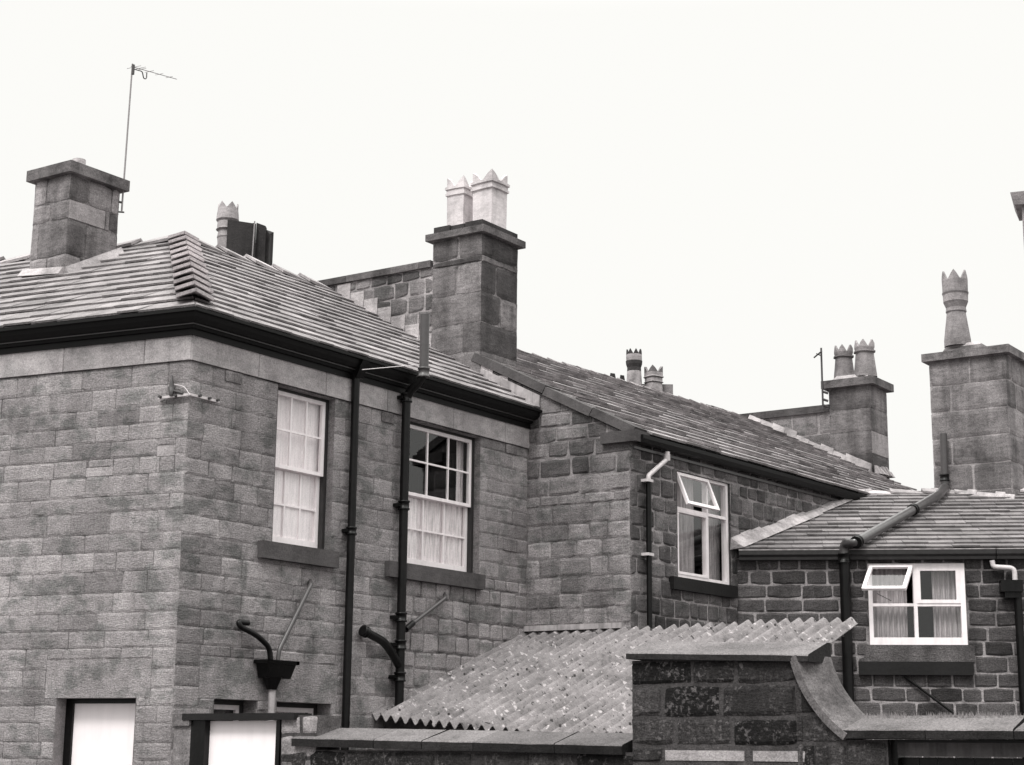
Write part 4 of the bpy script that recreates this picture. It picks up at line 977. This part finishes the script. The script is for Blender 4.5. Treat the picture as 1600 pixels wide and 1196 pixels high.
drape(C1, (a + .04, a + .52 * cw_ * .78, c, d - .02), -.16, 'cloth', 'window_curtain', 'pleated curtain in the left half of the wide four-light window', 7, .03, seed=7)
drape(C1, (um + .25 * cw_ * .75, b_ - .0, c, d - .02), -.16, 'cloth', 'window_curtain', 'pleated curtain in the right half of the wide four-light window', 6, .03, seed=8)
# big soil pipe over the roof from the tall chimney
wq = .13; uq, _ = C1.px(1322, 960, wq)
zq = C1.px(1322, 880, wq)[1]
mb = MB(); tube(mb, [C1.p(uq, zq, wq), C1.p(uq, 0, wq)], .075, 'black_paint', 16)
so_ = mb.build('soil_pipe', HC); collar(C1.p(uq, C1.px(1320, 873, wq)[1], wq), Z, .075, 'black_paint', so_, .14)
NCo = NC * .14
def rp_(x, y, h=.12): return hitp(x, y, OC + NC * h, NC)
f1 = rp_(1337, 848, .13); f2 = rp_(1475, 769, .14)
mb = MB(); tube(mb, bend([C1.p(uq, zq, wq), C1.p(uq, zgC + .08, wq), f1, f1.lerp(f2, .9)], .12, 6), .070, 'cast_iron', 16); ra_ = mb.build('roof_pipe', HC)
dr2 = (f2 - f1).normalized(); collar(f1 + dr2 * .05, dr2, .07, 'black_paint', ra_, .1); collar(f1.lerp(f2, .62), dr2, .07, 'black_paint', ra_, .1)
# ---- tall chimney behind the ridge
D0 = hitp(1461, 770, V3(RC0) - nC * .08 + Z * 0, nC); cDl = V3(D0)
GD = Fr(cDl, -dg, ng); lD = GD.px(1578, 700)[0]; cD = GD.p(lD, 0); ztD = (GD.px(1455, 566)[1] + GD.px(1578, 552)[1]) / 2; print('D', cD, ztD, lD)
zz = GD.px(1520, 770)[1]; zD0 = 4.8
mb = MB(); hr_ = (ztD - zz) / 5; rws = [zD0, zz + .02] + [zz + .02 + hr_ * i for i in range(1, 5)] + [ztD]
stack(mb, cD, dg, lD, ng, d2, 1.0, n2, zD0, ztD, dict(CHM, len=(.35, 1.2), joint=.024, mortar='mortar_pale', sd=.12, odd=0), rows=rws, tonef=lambda u, v: -.06)
chD = mb.build('chimney', HC)
mb = MB(); slab(mb, cD, dg, lD, d2, 1.0, .095, ztD, ztD + .13, 'chimney_stone', .45)
pD = GD.p(GD.px(1502, 550)[0], 0, -.38)
bbox(mb, pD + Z * 0, dg, .36, d2, .3, ztD + .13, ztD + .25, 'chimney_stone', .35, .3, .24); bbox(mb, pD, dg, .30, d2, .25, ztD + .24, ztD + .30, 'pale_haunch', .3, .22, .2)
mb.build('chimney_cap', chD)
Yp = pD.y; sc_ = Yp / F; P0 = V3(at(1496.5, 540, Yp)) + Z * (ztD + .27); H = at(1496, 436, Yp).z - P0.z
z_ = lambda y: at(1496, y, Yp).z - P0.z
pot(chD, P0, [(21 * sc_, 0), (21 * sc_, z_(532)), (15 * sc_, z_(490)), (16.5 * sc_, z_(488)), (15.5 * sc_, z_(482)), (19 * sc_, z_(474)), (19.5 * sc_, z_(473)), (20 * sc_, z_(462)), (20.5 * sc_, z_(461)), (21 * sc_, z_(459)), (20 * sc_, z_(456)), (20.5 * sc_, z_(440))], 'clay_grey', 0, 6, .16, 0, .2, tone=.5, bands={5: .2, 6: 1.3, 8: .1, 9: .1, 10: .8, 11: 1.3, 12: 1.3}, wall=.03, name='chimney_pot')
mb = MB()
b0 = cDl
for a, b_, nn in ((GD.p(-.05, 0, .015), GD.p(lD + .05, 0, .015), ng),):
    for i in range(9):
        p = a.lerp(b_, i / 9); q = a.lerp(b_, (i + 1) / 9); za_, zb_ = [min(zRC, onroof(V3(t5) + ng * .06, OC, NC).z) - .01 for t5 in (p, q)]; flash(mb, V3(p) + Z * za_, V3(q) + Z * zb_, Z, nn, .10 + .02 * math.sin(i * 2), .10, 'pale_haunch' if i > 3 else 'lead', .1)
mb.build('mortar_fillet', chD)
# vent stub against the chimney
f3 = GD.pt(1474, 678, .12); f4 = GD.pt(1476, 750, .12); 
mb = MB(); tube(mb, [f3, f4], .058, 'mid_pipe', 16); tube(mb, bend([f4, f4 - Z * .12, f1.lerp(f2, .93), f1.lerp(f2, .86)], .12, 7), .07, 'cast_iron', 16); vpD = mb.build('vent_pipe', HC); collar(f4 + Z * .03, Z, .062, 'black_paint', vpD, .11)
# right hand hopper and pipe
hq = rect(C1, (1563, 907), (1598, 925), .16); mb = MB()
fbox(mb, C1, hq[0], hq[1] + .0, hq[2], hq[3], .01, .22, 'black_paint'); fbox(mb, C1, hq[0] + .05, hq[1] - .05, hq[2] - .08, hq[2], .03, .18, 'black_paint'); hpC = mb.build('rain_hopper', HC)
ur, _ = C1.px(1594, 1000, .1); mb = MB(); tube(mb, [C1.p(ur, hq[2] + .02, .1), C1.p(ur, 0, .1)], .055, 'black_paint', 14); mb.build('drainpipe', HC)
mb = MB(); tube(mb, bend([C1.pt(1550, 876, .1), C1.pt(1552, 886, .1), C1.pt(1585, 888, .12), C1.pt(1586, 908, .12)], .07), .035, 'pale_pipe', 12); mb.build('waste_pipe', hpC)
mb = MB(); tube(mb, [C1.pt(1413, 1057, .04), C1.pt(1490, 1115, .1)], .018, 'black_paint', 8); mb.build('waste_pipe', HC)

# ================================================================== corrugated lean-to
SH = thing('lean_to_shed', GB.p(1.5, 0, 2), 'low shed under a lichen-spotted corrugated sheet roof beside the middle house', 'shed')
Jc = GB.O + Z * A2.px(820, 990)[1]; lowL = A2.pt(578, 1122); run = (V3(Jc) - V3(lowL)).length; drop = Jc.z - lowL.z; sp2 = Vc((-d2.x, -d2.y, -drop / run)); 
wHi = 4.62
mb = MB(); pitchc = .168; ns = 10; nu = int(wHi / pitchc * ns); nvv = 26
def cor(u, s, under=0):
    tw = 1.0 + .2 * min(1, u / 3.0); P = Jc + (-dg) * u + ng * .02 + sp2 * (run * s * tw) + n2 * .0
    hgt = .038 * math.cos(2 * math.pi * u / pitchc) + .008 * mn.noise(Vc((u * 1.3, s * 4, 2)))
    sheet = int(u / 1.05); hgt += .012 * (sheet % 2) + (.010 if s > .52 else 0) * 0
    return P + Z * (hgt - under)
edge = [R.uniform(-.022, .006) for _ in range(nu + 2)]
def prow(s, un): return [cor(i * wHi / nu, s + (edge[int(i / nu * wHi / 1.05)] if s == 1 else (edge[10 + int(i / nu * wHi / 1.05)] if s == 0 else 0)), un) for i in range(nu + 1)]
rt = [prow(j / nvv, 0) for j in range(nvv + 1)]; rb_ = [prow(j / nvv, .009) for j in range(nvv + 1)]
mb.grid(rt, 'corrugated', .5, True); mb.grid(rb_, 'corrugated', .5, True)
mb.grid([rt[-1], rb_[-1]], 'corrugated'); mb.grid([rt[0], rb_[0]], 'corrugated'); mb.grid([[r[-1] for r in rt], [r[-1] for r in rb_]], 'corrugated'); mb.grid([[r[0] for r in rt], [r[0] for r in rb_]], 'corrugated')
for s_ in (.06, .5, .55, .94):     # fixing bolts along the purlins
    for k_ in range(2, int(wHi / pitchc), 5):
        p = cor(k_ * pitchc + .003, s_ + R.uniform(-.006, .006)); tube(mb, [p - Z * .01, p + Z * .022], .014, 'dark_metal', 6)
cr_roof = mb.build('corrugated_roof', SH)
mb = MB()   # purlins, front boarding and side boarding under the sheets
for s_ in (.03, .5, .93):
    A_ = cor(.05, s_, .05); B_ = cor(wHi - .12, s_, .05); 
    mb.hexa([A_ - Z * .1, B_ - Z * .1, B_ - Z * .1 + d2 * .05, A_ - Z * .1 + d2 * .05, A_, B_, B_ + d2 * .05, A_ + d2 * .05], 'timber', .5)
mb.build('purlins', SH)
mb = MB(); A_ = cor(.03, .92, .16); B_ = cor(wHi - .3, .92, .16)
n_ = 40
for i in range(n_):
    p = A_.lerp(B_, i / n_); q = A_.lerp(B_, (i + .96) / n_); mb.hexa([V3(p), V3(q), V3(q) + d2 * .02, V3(p) + d2 * .02, p, q, q + d2 * .02, p + d2 * .02], 'timber', .5)
mb.build('board_wall', SH)
mb = MB(); fbox(mb, Fr(J, -dg, ng), .02, 1.5, Jc.z + .02, Jc.z + .09, .0, .1, 'lead', .3); mb.build('top_fillet', SH)

# ================================================================== yard wall in front
YW0 = CA + Vc((.03, -.2, 0)); YW = Fr(YW0, -dg, ng)
WL = thing('yard_wall', YW.p(4.5, 0), 'dark blackened stone yard wall with tall pier and swept coping in the foreground', 'wall')
def P(x, y, w_=0): return YW.px(x, y, w_)
up0 = P(988, 1060)[0]; up1_ = P(1250, 1060)[0]; zc0 = P(988, 1022)[1]; zc1 = P(1245, 1026)[1]; uT = 9.6
uc1 = P(1322, 1150)[0]; zl0 = P(1322, 1150)[1]; zl1 = P(1590, 1152)[1]
zw0 = P(480, 1163)[1]; zw1 = P(975, 1176)[1]; ug = P(440, 1160)[0]
mb = MB()
zpt = (zc0 + zc1) / 2 - .03
# low wall left
masonry(mb, YW, ug, up0, 0, min(zw0, zw1) - .0, YRD)
# pier, with the top right corner cut by the sweep
sweep_pts = [P(1243, 1030), P(1252, 1062), P(1270, 1098), P(1294, 1128), P(1322, 1150)]
door2 = (P(1388, 1170)[0], P(1600, 1170)[0] + .35, 0, P(1450, 1152)[1] - .02)
pr_rows = [0, .24, .48, .72, .96, 1.2, 1.42]
r_y = [P(1100, y)[1] for y in (1196, 1168, 1125, 1085, 1062 - 4, 1024)]
rowsP = [0, .24, .48, .70, .92, 1.14, 1.36, 1.55] + [z for z in (P(1100, 1166)[1], P(1100, 1122)[1], P(1100, 1070)[1])] + [zpt]
rowsP = sorted(rowsP)
sp_cl = [(1, 0, sweep_pts[0][0] + .02)]
YR2 = dict(YRD)
ps1 = []
for xa, xb, tn in ((1037, 1166, 1.05), (1174, 1262, 1.0001)):
    ps1.append((P(xa, 1180)[0], P(xb, 1180)[0], P(1100, 1196)[1] + .02, P(1100, 1168)[1] - .01, tn))
masonry(mb, YW, up0, sweep_pts[0][0], 0, zpt, YR2, rows=rowsP, specials=ps1)
# stones under the sweep, strip by strip
for i, (a, b_) in enumerate(zip(sweep_pts, sweep_pts[1:])):
    sl_ = (b_[1] - a[1]) / (b_[0] - a[0]); masonry(mb, YW, a[0], b_[0], 0, a[1], dict(YRD, len=(.5, .6), jit=0), cl=[(-sl_, 1, a[1] - sl_ * a[0] - .01)], rows=[0, .3, .6, .9, 1.2, 1.5] + [1.5 + .22 * q for q in range(1, 6)])
masonry(mb, YW, uc1, uT, 0, zl0 - .03, dict(YRD), holes=[door2])
reveal(mb, YW, door2, .3, 'yard_stone', .1)
# back face and body
TH = .34
YB = Fr(YW.p(0, 0, -TH), -dg, -ng)
for a, b_, zt4 in ((ug, up0, min(zw0, zw1)), (up0, sweep_pts[0][0], zpt)): masonry(mb, YB, a, b_, 0, zt4, dict(YRD, amp=0)); 
masonry(mb, YB, sweep_pts[0][0], uc1, 0, zl0 - .03, dict(YRD, amp=0)); masonry(mb, YB, uc1, uT, 0, zl0 - .03, dict(YRD, amp=0), holes=[door2])
for a, z in ((ug, min(zw0, zw1)), (up0, zpt), (sweep_pts[0][0], zpt)): mb.face([YW.p(a, 0, 0), YW.p(a, 0, -TH), YW.p(a, z, -TH), YW.p(a, z, 0)], 'yard_stone', .2)
mb.build('wall', WL)
# copings
def coping(us_, z0f, z1f, ridge, w_out=.06, name='coping', mat='yard_coping', tones=None, joints=(), face_h=.05, back=TH + .06, skew=.03):
    """weathered coping: vertical front lip, then slope up to a ridge at the back"""
    obs = []
    for i, (a, b_) in enumerate(zip(us_, us_[1:])):
        mb = MB(); g = .004; sk = R.uniform(-skew, skew); tn = tones[i] if tones else R.random()
        n_ = 6; rows = []
        for k_ in range(n_ + 1):
            u = a + g + (b_ - a - 2 * g) * k_ / n_; f = (u - us_[0]) / (us_[-1] - us_[0]); zb = z0f + (z1f - z0f) * f
            ww = [mn.noise(Vc((u * 5, q, 1))) * .006 for q in range(4)]
            rows.append([YW.p(u, zb, -back), YW.p(u, zb, w_out + ww[0]), YW.p(u, zb + face_h + ww[1], w_out + ww[2] + .004), YW.p(u + sk * .3, zb + face_h + .012, w_out - .012), YW.p(u + sk, zb + ridge + ww[3], -back * .82), YW.p(u + sk, zb + ridge, -back)])
        for q_ in range(6):
            mb.grid([[r_[q_], r_[(q_ + 1) % 6]] for r_ in rows], 'sooty_lip' if q_ in (0, 1) else mat, tn, False)
        mb.face(rows[0], 'sooty_lip', tn); mb.face(rows[-1], 'sooty_lip', tn * .3)
        obs.append(mb.build(name, WL))
    return obs
jl = [P(462, 1150)[0], P(590, 1155)[0], P(665, 1155)[0], P(745, 1155)[0], P(872, 1155)[0], P(978, 1155)[0]]
coping(jl, zw0 - .02, zw1 - .02, .18, face_h=.07, skew=.03)
coping([up0 - .03, P(1268, 1026)[0]], zc0 - .045, zc1 - .045, .17, face_h=.045)
coping([uc1 - .0, P(1450, 1150)[0], P(1588, 1150)[0], uT], zl0 - .02, zl0 - .02 + (zl1 - zl0), .18, face_h=.06, tones=[.4, .5, .3])
# the curved coping
mb = MB(); sp3 = [P(1243, 1026), P(1250, 1050), P(1262, 1078), P(1280, 1106), P(1300, 1130), P(1325, 1152)]
sm = []
for i in range(len(sp3) - 1):
    for k_ in range(4):
        t5 = k_ / 4; p0 = sp3[max(0, i - 1)]; p1_ = sp3[i]; p2 = sp3[i + 1]; p3 = sp3[min(len(sp3) - 1, i + 2)]
        f = lambda a, b_, c, d_: .5 * ((2 * b_) + (-a + c) * t5 + (2 * a - 5 * b_ + 4 * c - d_) * t5 * t5 + (-a + 3 * b_ - 3 * c + d_) * t5 ** 3)
        sm.append((f(p0[0], p1_[0], p2[0], p3[0]), f(p0[1], p1_[1], p2[1], p3[1])))
sm.append(sp3[-1]); rows = []
for i, (u, v) in enumerate(sm):
    a = sm[max(0, i - 1)]; b_ = sm[min(len(sm) - 1, i + 1)]; tx, tz = b_[0] - a[0], b_[1] - a[1]; l = math.hypot(tx, tz); nx, nz = -tz / l, tx / l
    if nx < 0 and nz < 0: nx, nz = -nx, -nz
    if nz < 0: nx, nz = -nx, -nz
    Q_ = lambda h, w_: YW.p(u + nx * h, v + nz * h, w_)
    rows.append([Q_(-.03, -TH - .06), Q_(-.03, .06), Q_(.03, .066), Q_(.04, .05), Q_(.13, -TH * .8), Q_(.13, -TH - .06)])
mb.grid(rows, 'chimney_stone', .2, False, True); mb.face(rows[0], 'yard_coping', .5); mb.face(rows[-1], 'yard_coping', .5); co_ = mb.build('swept_coping', WL)
# dark door under the right coping
mb = MB(); a, b_, c, d = door2
fbox(mb, YW, a + .05, b_, d - .12, d - .02, -.12, -.06, 'timber', .8); frame_box(mb, YW, (a, b_, 0, d - .0), (.05, .05, .01, .02), -.2, -.06, 'black_paint'); dfr = mb.build('door_frame', WL)
mb = MB(); n_ = 9
for i in range(n_): x0 = a + .05 + (b_ - a - .1) * i / n_; fbox(mb, YW, x0, x0 + (b_ - a - .1) / n_ - .006, .03, d - .13, -.18, -.14, 'black_paint')
dk = mb.build('door', WL); dk['label'] = 'black boarded yard door'
# yard doorway at left, with white door
gx0, gx1 = P(300, 1150)[0], P(440, 1150)[0]; zgl = P(370, 1125)[1]; zgt = P(370, 1115)[1]
mb = MB(); fbox(mb, YW, P(291, 1118)[0], P(466, 1118)[0], zgl - .002, zgt, -.2, .06, 'sill_dark'); mb.build('door_lintel', WL)
mb = MB(); fbox(mb, YW, P(300, 1150)[0], P(322, 1150)[0], 0, zgl - .004, -.14, .02, 'black_paint'); fbox(mb, YW, P(433, 1150)[0], P(439, 1150)[0], 0, zgl - .004, -.14, .02, 'black_paint'); mb.build('door_frame', WL)
mb = MB(); fbox(mb, YW, P(322, 1150)[0] + .002, P(433, 1150)[0] - .002, .02, zgl - .01, -.10, -.05, 'white_door'); dw = mb.build('door', WL); dw['label'] = 'white yard door under a thin dark lintel'
mb = MB(); masonry(mb, YW, P(440, 1150)[0], P(495, 1150)[0], 0, P(440, 1118)[1], dict(YRD, mat='chimney_stone', mortar='yard_mortar', course=(.2, .24), amp=.01)); a, b_ = P(440, 1150)[0], P(495, 1150)[0]; z = P(440, 1118)[1]
mb.hexa([YW.p(a, 0, -TH), YW.p(b_, 0, -TH), YW.p(b_, 0, -.001), YW.p(a, 0, -.001), YW.p(a, z, -TH), YW.p(b_, z, -TH), YW.p(b_, z, -.001), YW.p(a, z, -.001)], 'chimney_stone', .2); 
a, b_ = P(274, 1150)[0], P(300, 1150)[0]; z = P(290, 1116)[1]
fbox(mb, YW, a - .0, b_, 0, z - .12, -.2, .02, 'chimney_stone', .45); fbox(mb, YW, a - .0, b_, z - .115, z, -.22, .05, 'chimney_stone', .3)
mb.build('gate_pier', WL)
# grass fringe on the low coping
mb = MB()
for i in range(900):
    u = R.uniform(uc1 - .15, uT - .2); f = (u - uc1) / (uT - uc1); zb = zl0 - .02 + .17; w_ = -TH * .8 + R.uniform(-.06, .03)
    if u < uc1: zb += (uc1 - u) * .6
    if mn.noise(Vc((u * 4, 0, 0))) < -.15 and R.random() < .8: continue
    p = YW.p(u, zb - .01, w_); h = R.uniform(.02, .055); l = R.uniform(-.02, .02); mb.face([p, p + (-dg) * .008, p + (-dg) * l + Z * h + ng * R.uniform(-.01, .01)], 'grass')
tag(mb.build('grass_fringe'), 'thin fringe of short dry grass along the top of the low coping at right', 'grass', kind='stuff')

# ================================================================== chimneys of houses behind
def back_house(name, label, c, w1_, w2_, zr, ze, dirv):
    n = perp(dirv); h = thing(name, V3(c), label, 'house', 'houses behind whose chimneys show'); mb = MB()
    A_, B_ = V3(c) - dirv * w1_, V3(c) + dirv * w1_; q = [A_ + n * w2_, B_ + n * w2_, B_ - n * w2_, A_ - n * w2_]
    for i in range(4): mb.face([q[i], q[(i + 1) % 4], q[(i + 1) % 4] + Z * ze, q[i] + Z * ze], 'rubble', .4)
    mb.face([q[3] + Z * ze, q[0] + Z * ze, A_ + Z * zr], 'rubble', .4); mb.face([q[1] + Z * ze, q[2] + Z * ze, B_ + Z * zr], 'rubble', .4)
    mb.build('wall', h); mb = MB()
    mb.face([q[0] + Z * ze, q[1] + Z * ze, B_ + Z * zr, A_ + Z * zr], 'slate', .4); mb.face([q[3] + Z * ze, q[2] + Z * ze, B_ + Z * zr, A_ + Z * zr], 'slate', .4)
    mb.build('roof', h); return h
# dark stack and pale pot beyond the left ridge
Y1 = 33.0; cX = at(390, 400, Y1)
h1 = back_house('rear_house', 'house behind the left ridge, only its dark slab chimney and pale crowned pot showing', cX, 4, 3, 8.6, 6, d2)
sc_ = Y1 / F
mb = MB(); zt1 = at(380, 345, Y1).z
c = V3(at(403, 400, Y1)); st = dict(CHM, mat='chimney_dark', mortar='chimney_dark', amp=0, sd=.1)
masonry(mb, Fr(V3(at(355, 400, Y1 + .3)), (c - V3(at(355, 400, Y1 + .3))).normalized(), perp((c - V3(at(355, 400, Y1 + .3))).normalized())), 0, .62, 7.5, zt1 - .03, st)
# three slabs standing together, tops uneven
for (xa, xb, ya, yb, dy) in ((353, 398, 338, 344, 0), (398.5, 413.5, 343, 348, .1), (414, 420, 354, 360, .2)):
    Yq = Y1 + dy; A_ = at(xa, 400, Yq); B_ = at(xb, 400, Yq); za = at(xa, ya, Yq).z; zb = at(xb, yb, Yq).z; 
    f = Fr(V3(A_), (V3(B_) - V3(A_)).normalized(), Vc((0, -1, 0))); l = (V3(B_) - V3(A_)).length
    mb.hexa([f.p(0, 7, -.5), f.p(l, 7, -.5), f.p(l, 7, .0), f.p(0, 7, .0), f.p(.1, za, -.4), f.p(l * .8, zb, -.4), f.p(l, zb - .08, 0), f.p(0, za - .07, 0)], 'chimney_dark', .5)
    if dy < .05: tube(mb, [at(xb, ya + 8, Yq - .02), at(xb - 4, 405, Yq - .02)], .016, 'grey_metal', 6)
ch1 = mb.build('chimney', h1)
Yp = Y1 + .75; sc_ = Yp / F; z_ = lambda y: at(352, y, Yp).z; P0 = at(352, 420, Yp); zz = P0.z
pot(ch1, P0, [(13 * sc_, 0), (15 * sc_, z_(374) - zz), (16 * sc_, z_(372) - zz), (14 * sc_, z_(362) - zz), (18 * sc_, z_(360) - zz), (16.5 * sc_, z_(358) - zz), (16 * sc_, z_(348) - zz), (18.5 * sc_, z_(345) - zz), (17.5 * sc_, z_(335) - zz), (16.5 * sc_, z_(328) - zz)], 'clay_buff', .1, 6, .13, .25, .3, tone=.5, bands={3: .1, 4: 0, 6: .1}, wall=.03)
# two crowned pots beyond the middle ridge
Y2 = 44.0; cX = at(1005, 620, Y2)
h2 = back_house('rear_house', 'house behind the middle ridge, only two crowned chimney pots and a dark stack top showing', cX, 4, 3, 9.2, 7, d2)
sc_ = Y2 / F; mb = MB()
bbox(mb, at(1005, 625, Y2) * 1, Vc((1, 0, 0)), .75, Vc((0, 1, 0)), .45, 8.5, at(1005, 606, Y2).z, 'chimney_stone', .4)
for (x, y, r) in ((957, 583, 13), (972, 586, 11)):
    mb.hexa([at(x - r * .8, 620, Y2), at(x + r * .8, 620, Y2), at(x + r * .8, 620, Y2 + .5), at(x - r * .8, 620, Y2 + .5), at(x - r * .25, y, Y2), at(x + r * .3, y + 1, Y2), at(x + r * .3, y + 1, Y2 + .5), at(x - r * .25, y, Y2 + .5)], 'chimney_dark', .5)
ch2 = mb.build('chimney', h2)
Y = Y2 - .5; sc_ = Y / F; P0 = at(991, 612, Y); zz = P0.z; z_ = lambda y: at(991, y, Y).z - zz
pot(ch2, P0, [(13 * sc_, 0), (11.3 * sc_, z_(582)), (11.3 * sc_, z_(581)), (11 * sc_, z_(575)), (12.8 * sc_, z_(570)), (13.3 * sc_, z_(565)), (12.6 * sc_, z_(564)), (12.6 * sc_, z_(558)), (12.5 * sc_, z_(555))], 'clay_buff', .1, 8, .14, 0, .2, tone=.35, bands={2: ('chimney_dark', .9), 3: ('chimney_dark', .9), 4: ('chimney_dark', .9), 5: ('clay_grey', 0), 6: .1, 8: ('chimney_dark', 1), 9: ('chimney_dark', 1), 10: ('chimney_dark', 1)}, wall=.04)
P0 = at(1021.5, 622, Y); zz = P0.z; z_ = lambda y: at(1021, y, Y).z - zz
pot(ch2, P0, [(12 * sc_, 0), (11 * sc_, z_(600)), (13 * sc_, z_(598)), (11.4 * sc_, z_(597)), (11.4 * sc_, z_(592)), (13.4 * sc_, z_(590)), (12 * sc_, z_(588)), (12 * sc_, z_(583))], 'clay_buff', .6, 4, .17, .5, .6, tone=.15, bands={1: ('clay_grey', 0), 4: ('clay_grey', 0), 7: ('clay_grey', .0), 8: ('clay_grey', .3)}, wall=.05)
# tall chimney just entering at the right edge
Y3 = 30.0; cX = at(1640, 500, Y3); h3 = back_house('rear_house', 'house beyond the right edge, only the corner of its chimney cap showing', cX + Vc((.5, 1.5, 0)), 3, 3, 6.0, 4.5, dg)
P_c = V3(at(1597, 320, Y3)); mb = MB(); ey = V3(P_c).normalized(); ey = (ey + Vc((.06, 0, 0))).normalized(); ex = Vc((ey.y, -ey.x, 0)); z0 = at(1596, 322, Y3).z
stack(mb, P_c + ex * 1.0, -ex, 1.0, -ey, ey, .8, ex, 5.0, z0, dict(CHM, amp=0), tonef=lambda u, v: .3)
ch3 = mb.build('chimney', h3); mb = MB(); z1 = at(1596, 304, Y3).z
slab(mb, P_c, ex, 1.0, ey, .8, .12, z0, z1, 'clay_grey', .9, top=.19)
mb.build('chimney_cap', ch3)
# ================================================================== ground
mb = MB(); mb.face([Vc((-900, -900, 0)), Vc((900, -900, 0)), Vc((900, 900, 0)), Vc((-900, 900, 0))], 'ground'); g = mb.build('ground'); g['kind'] = 'structure'
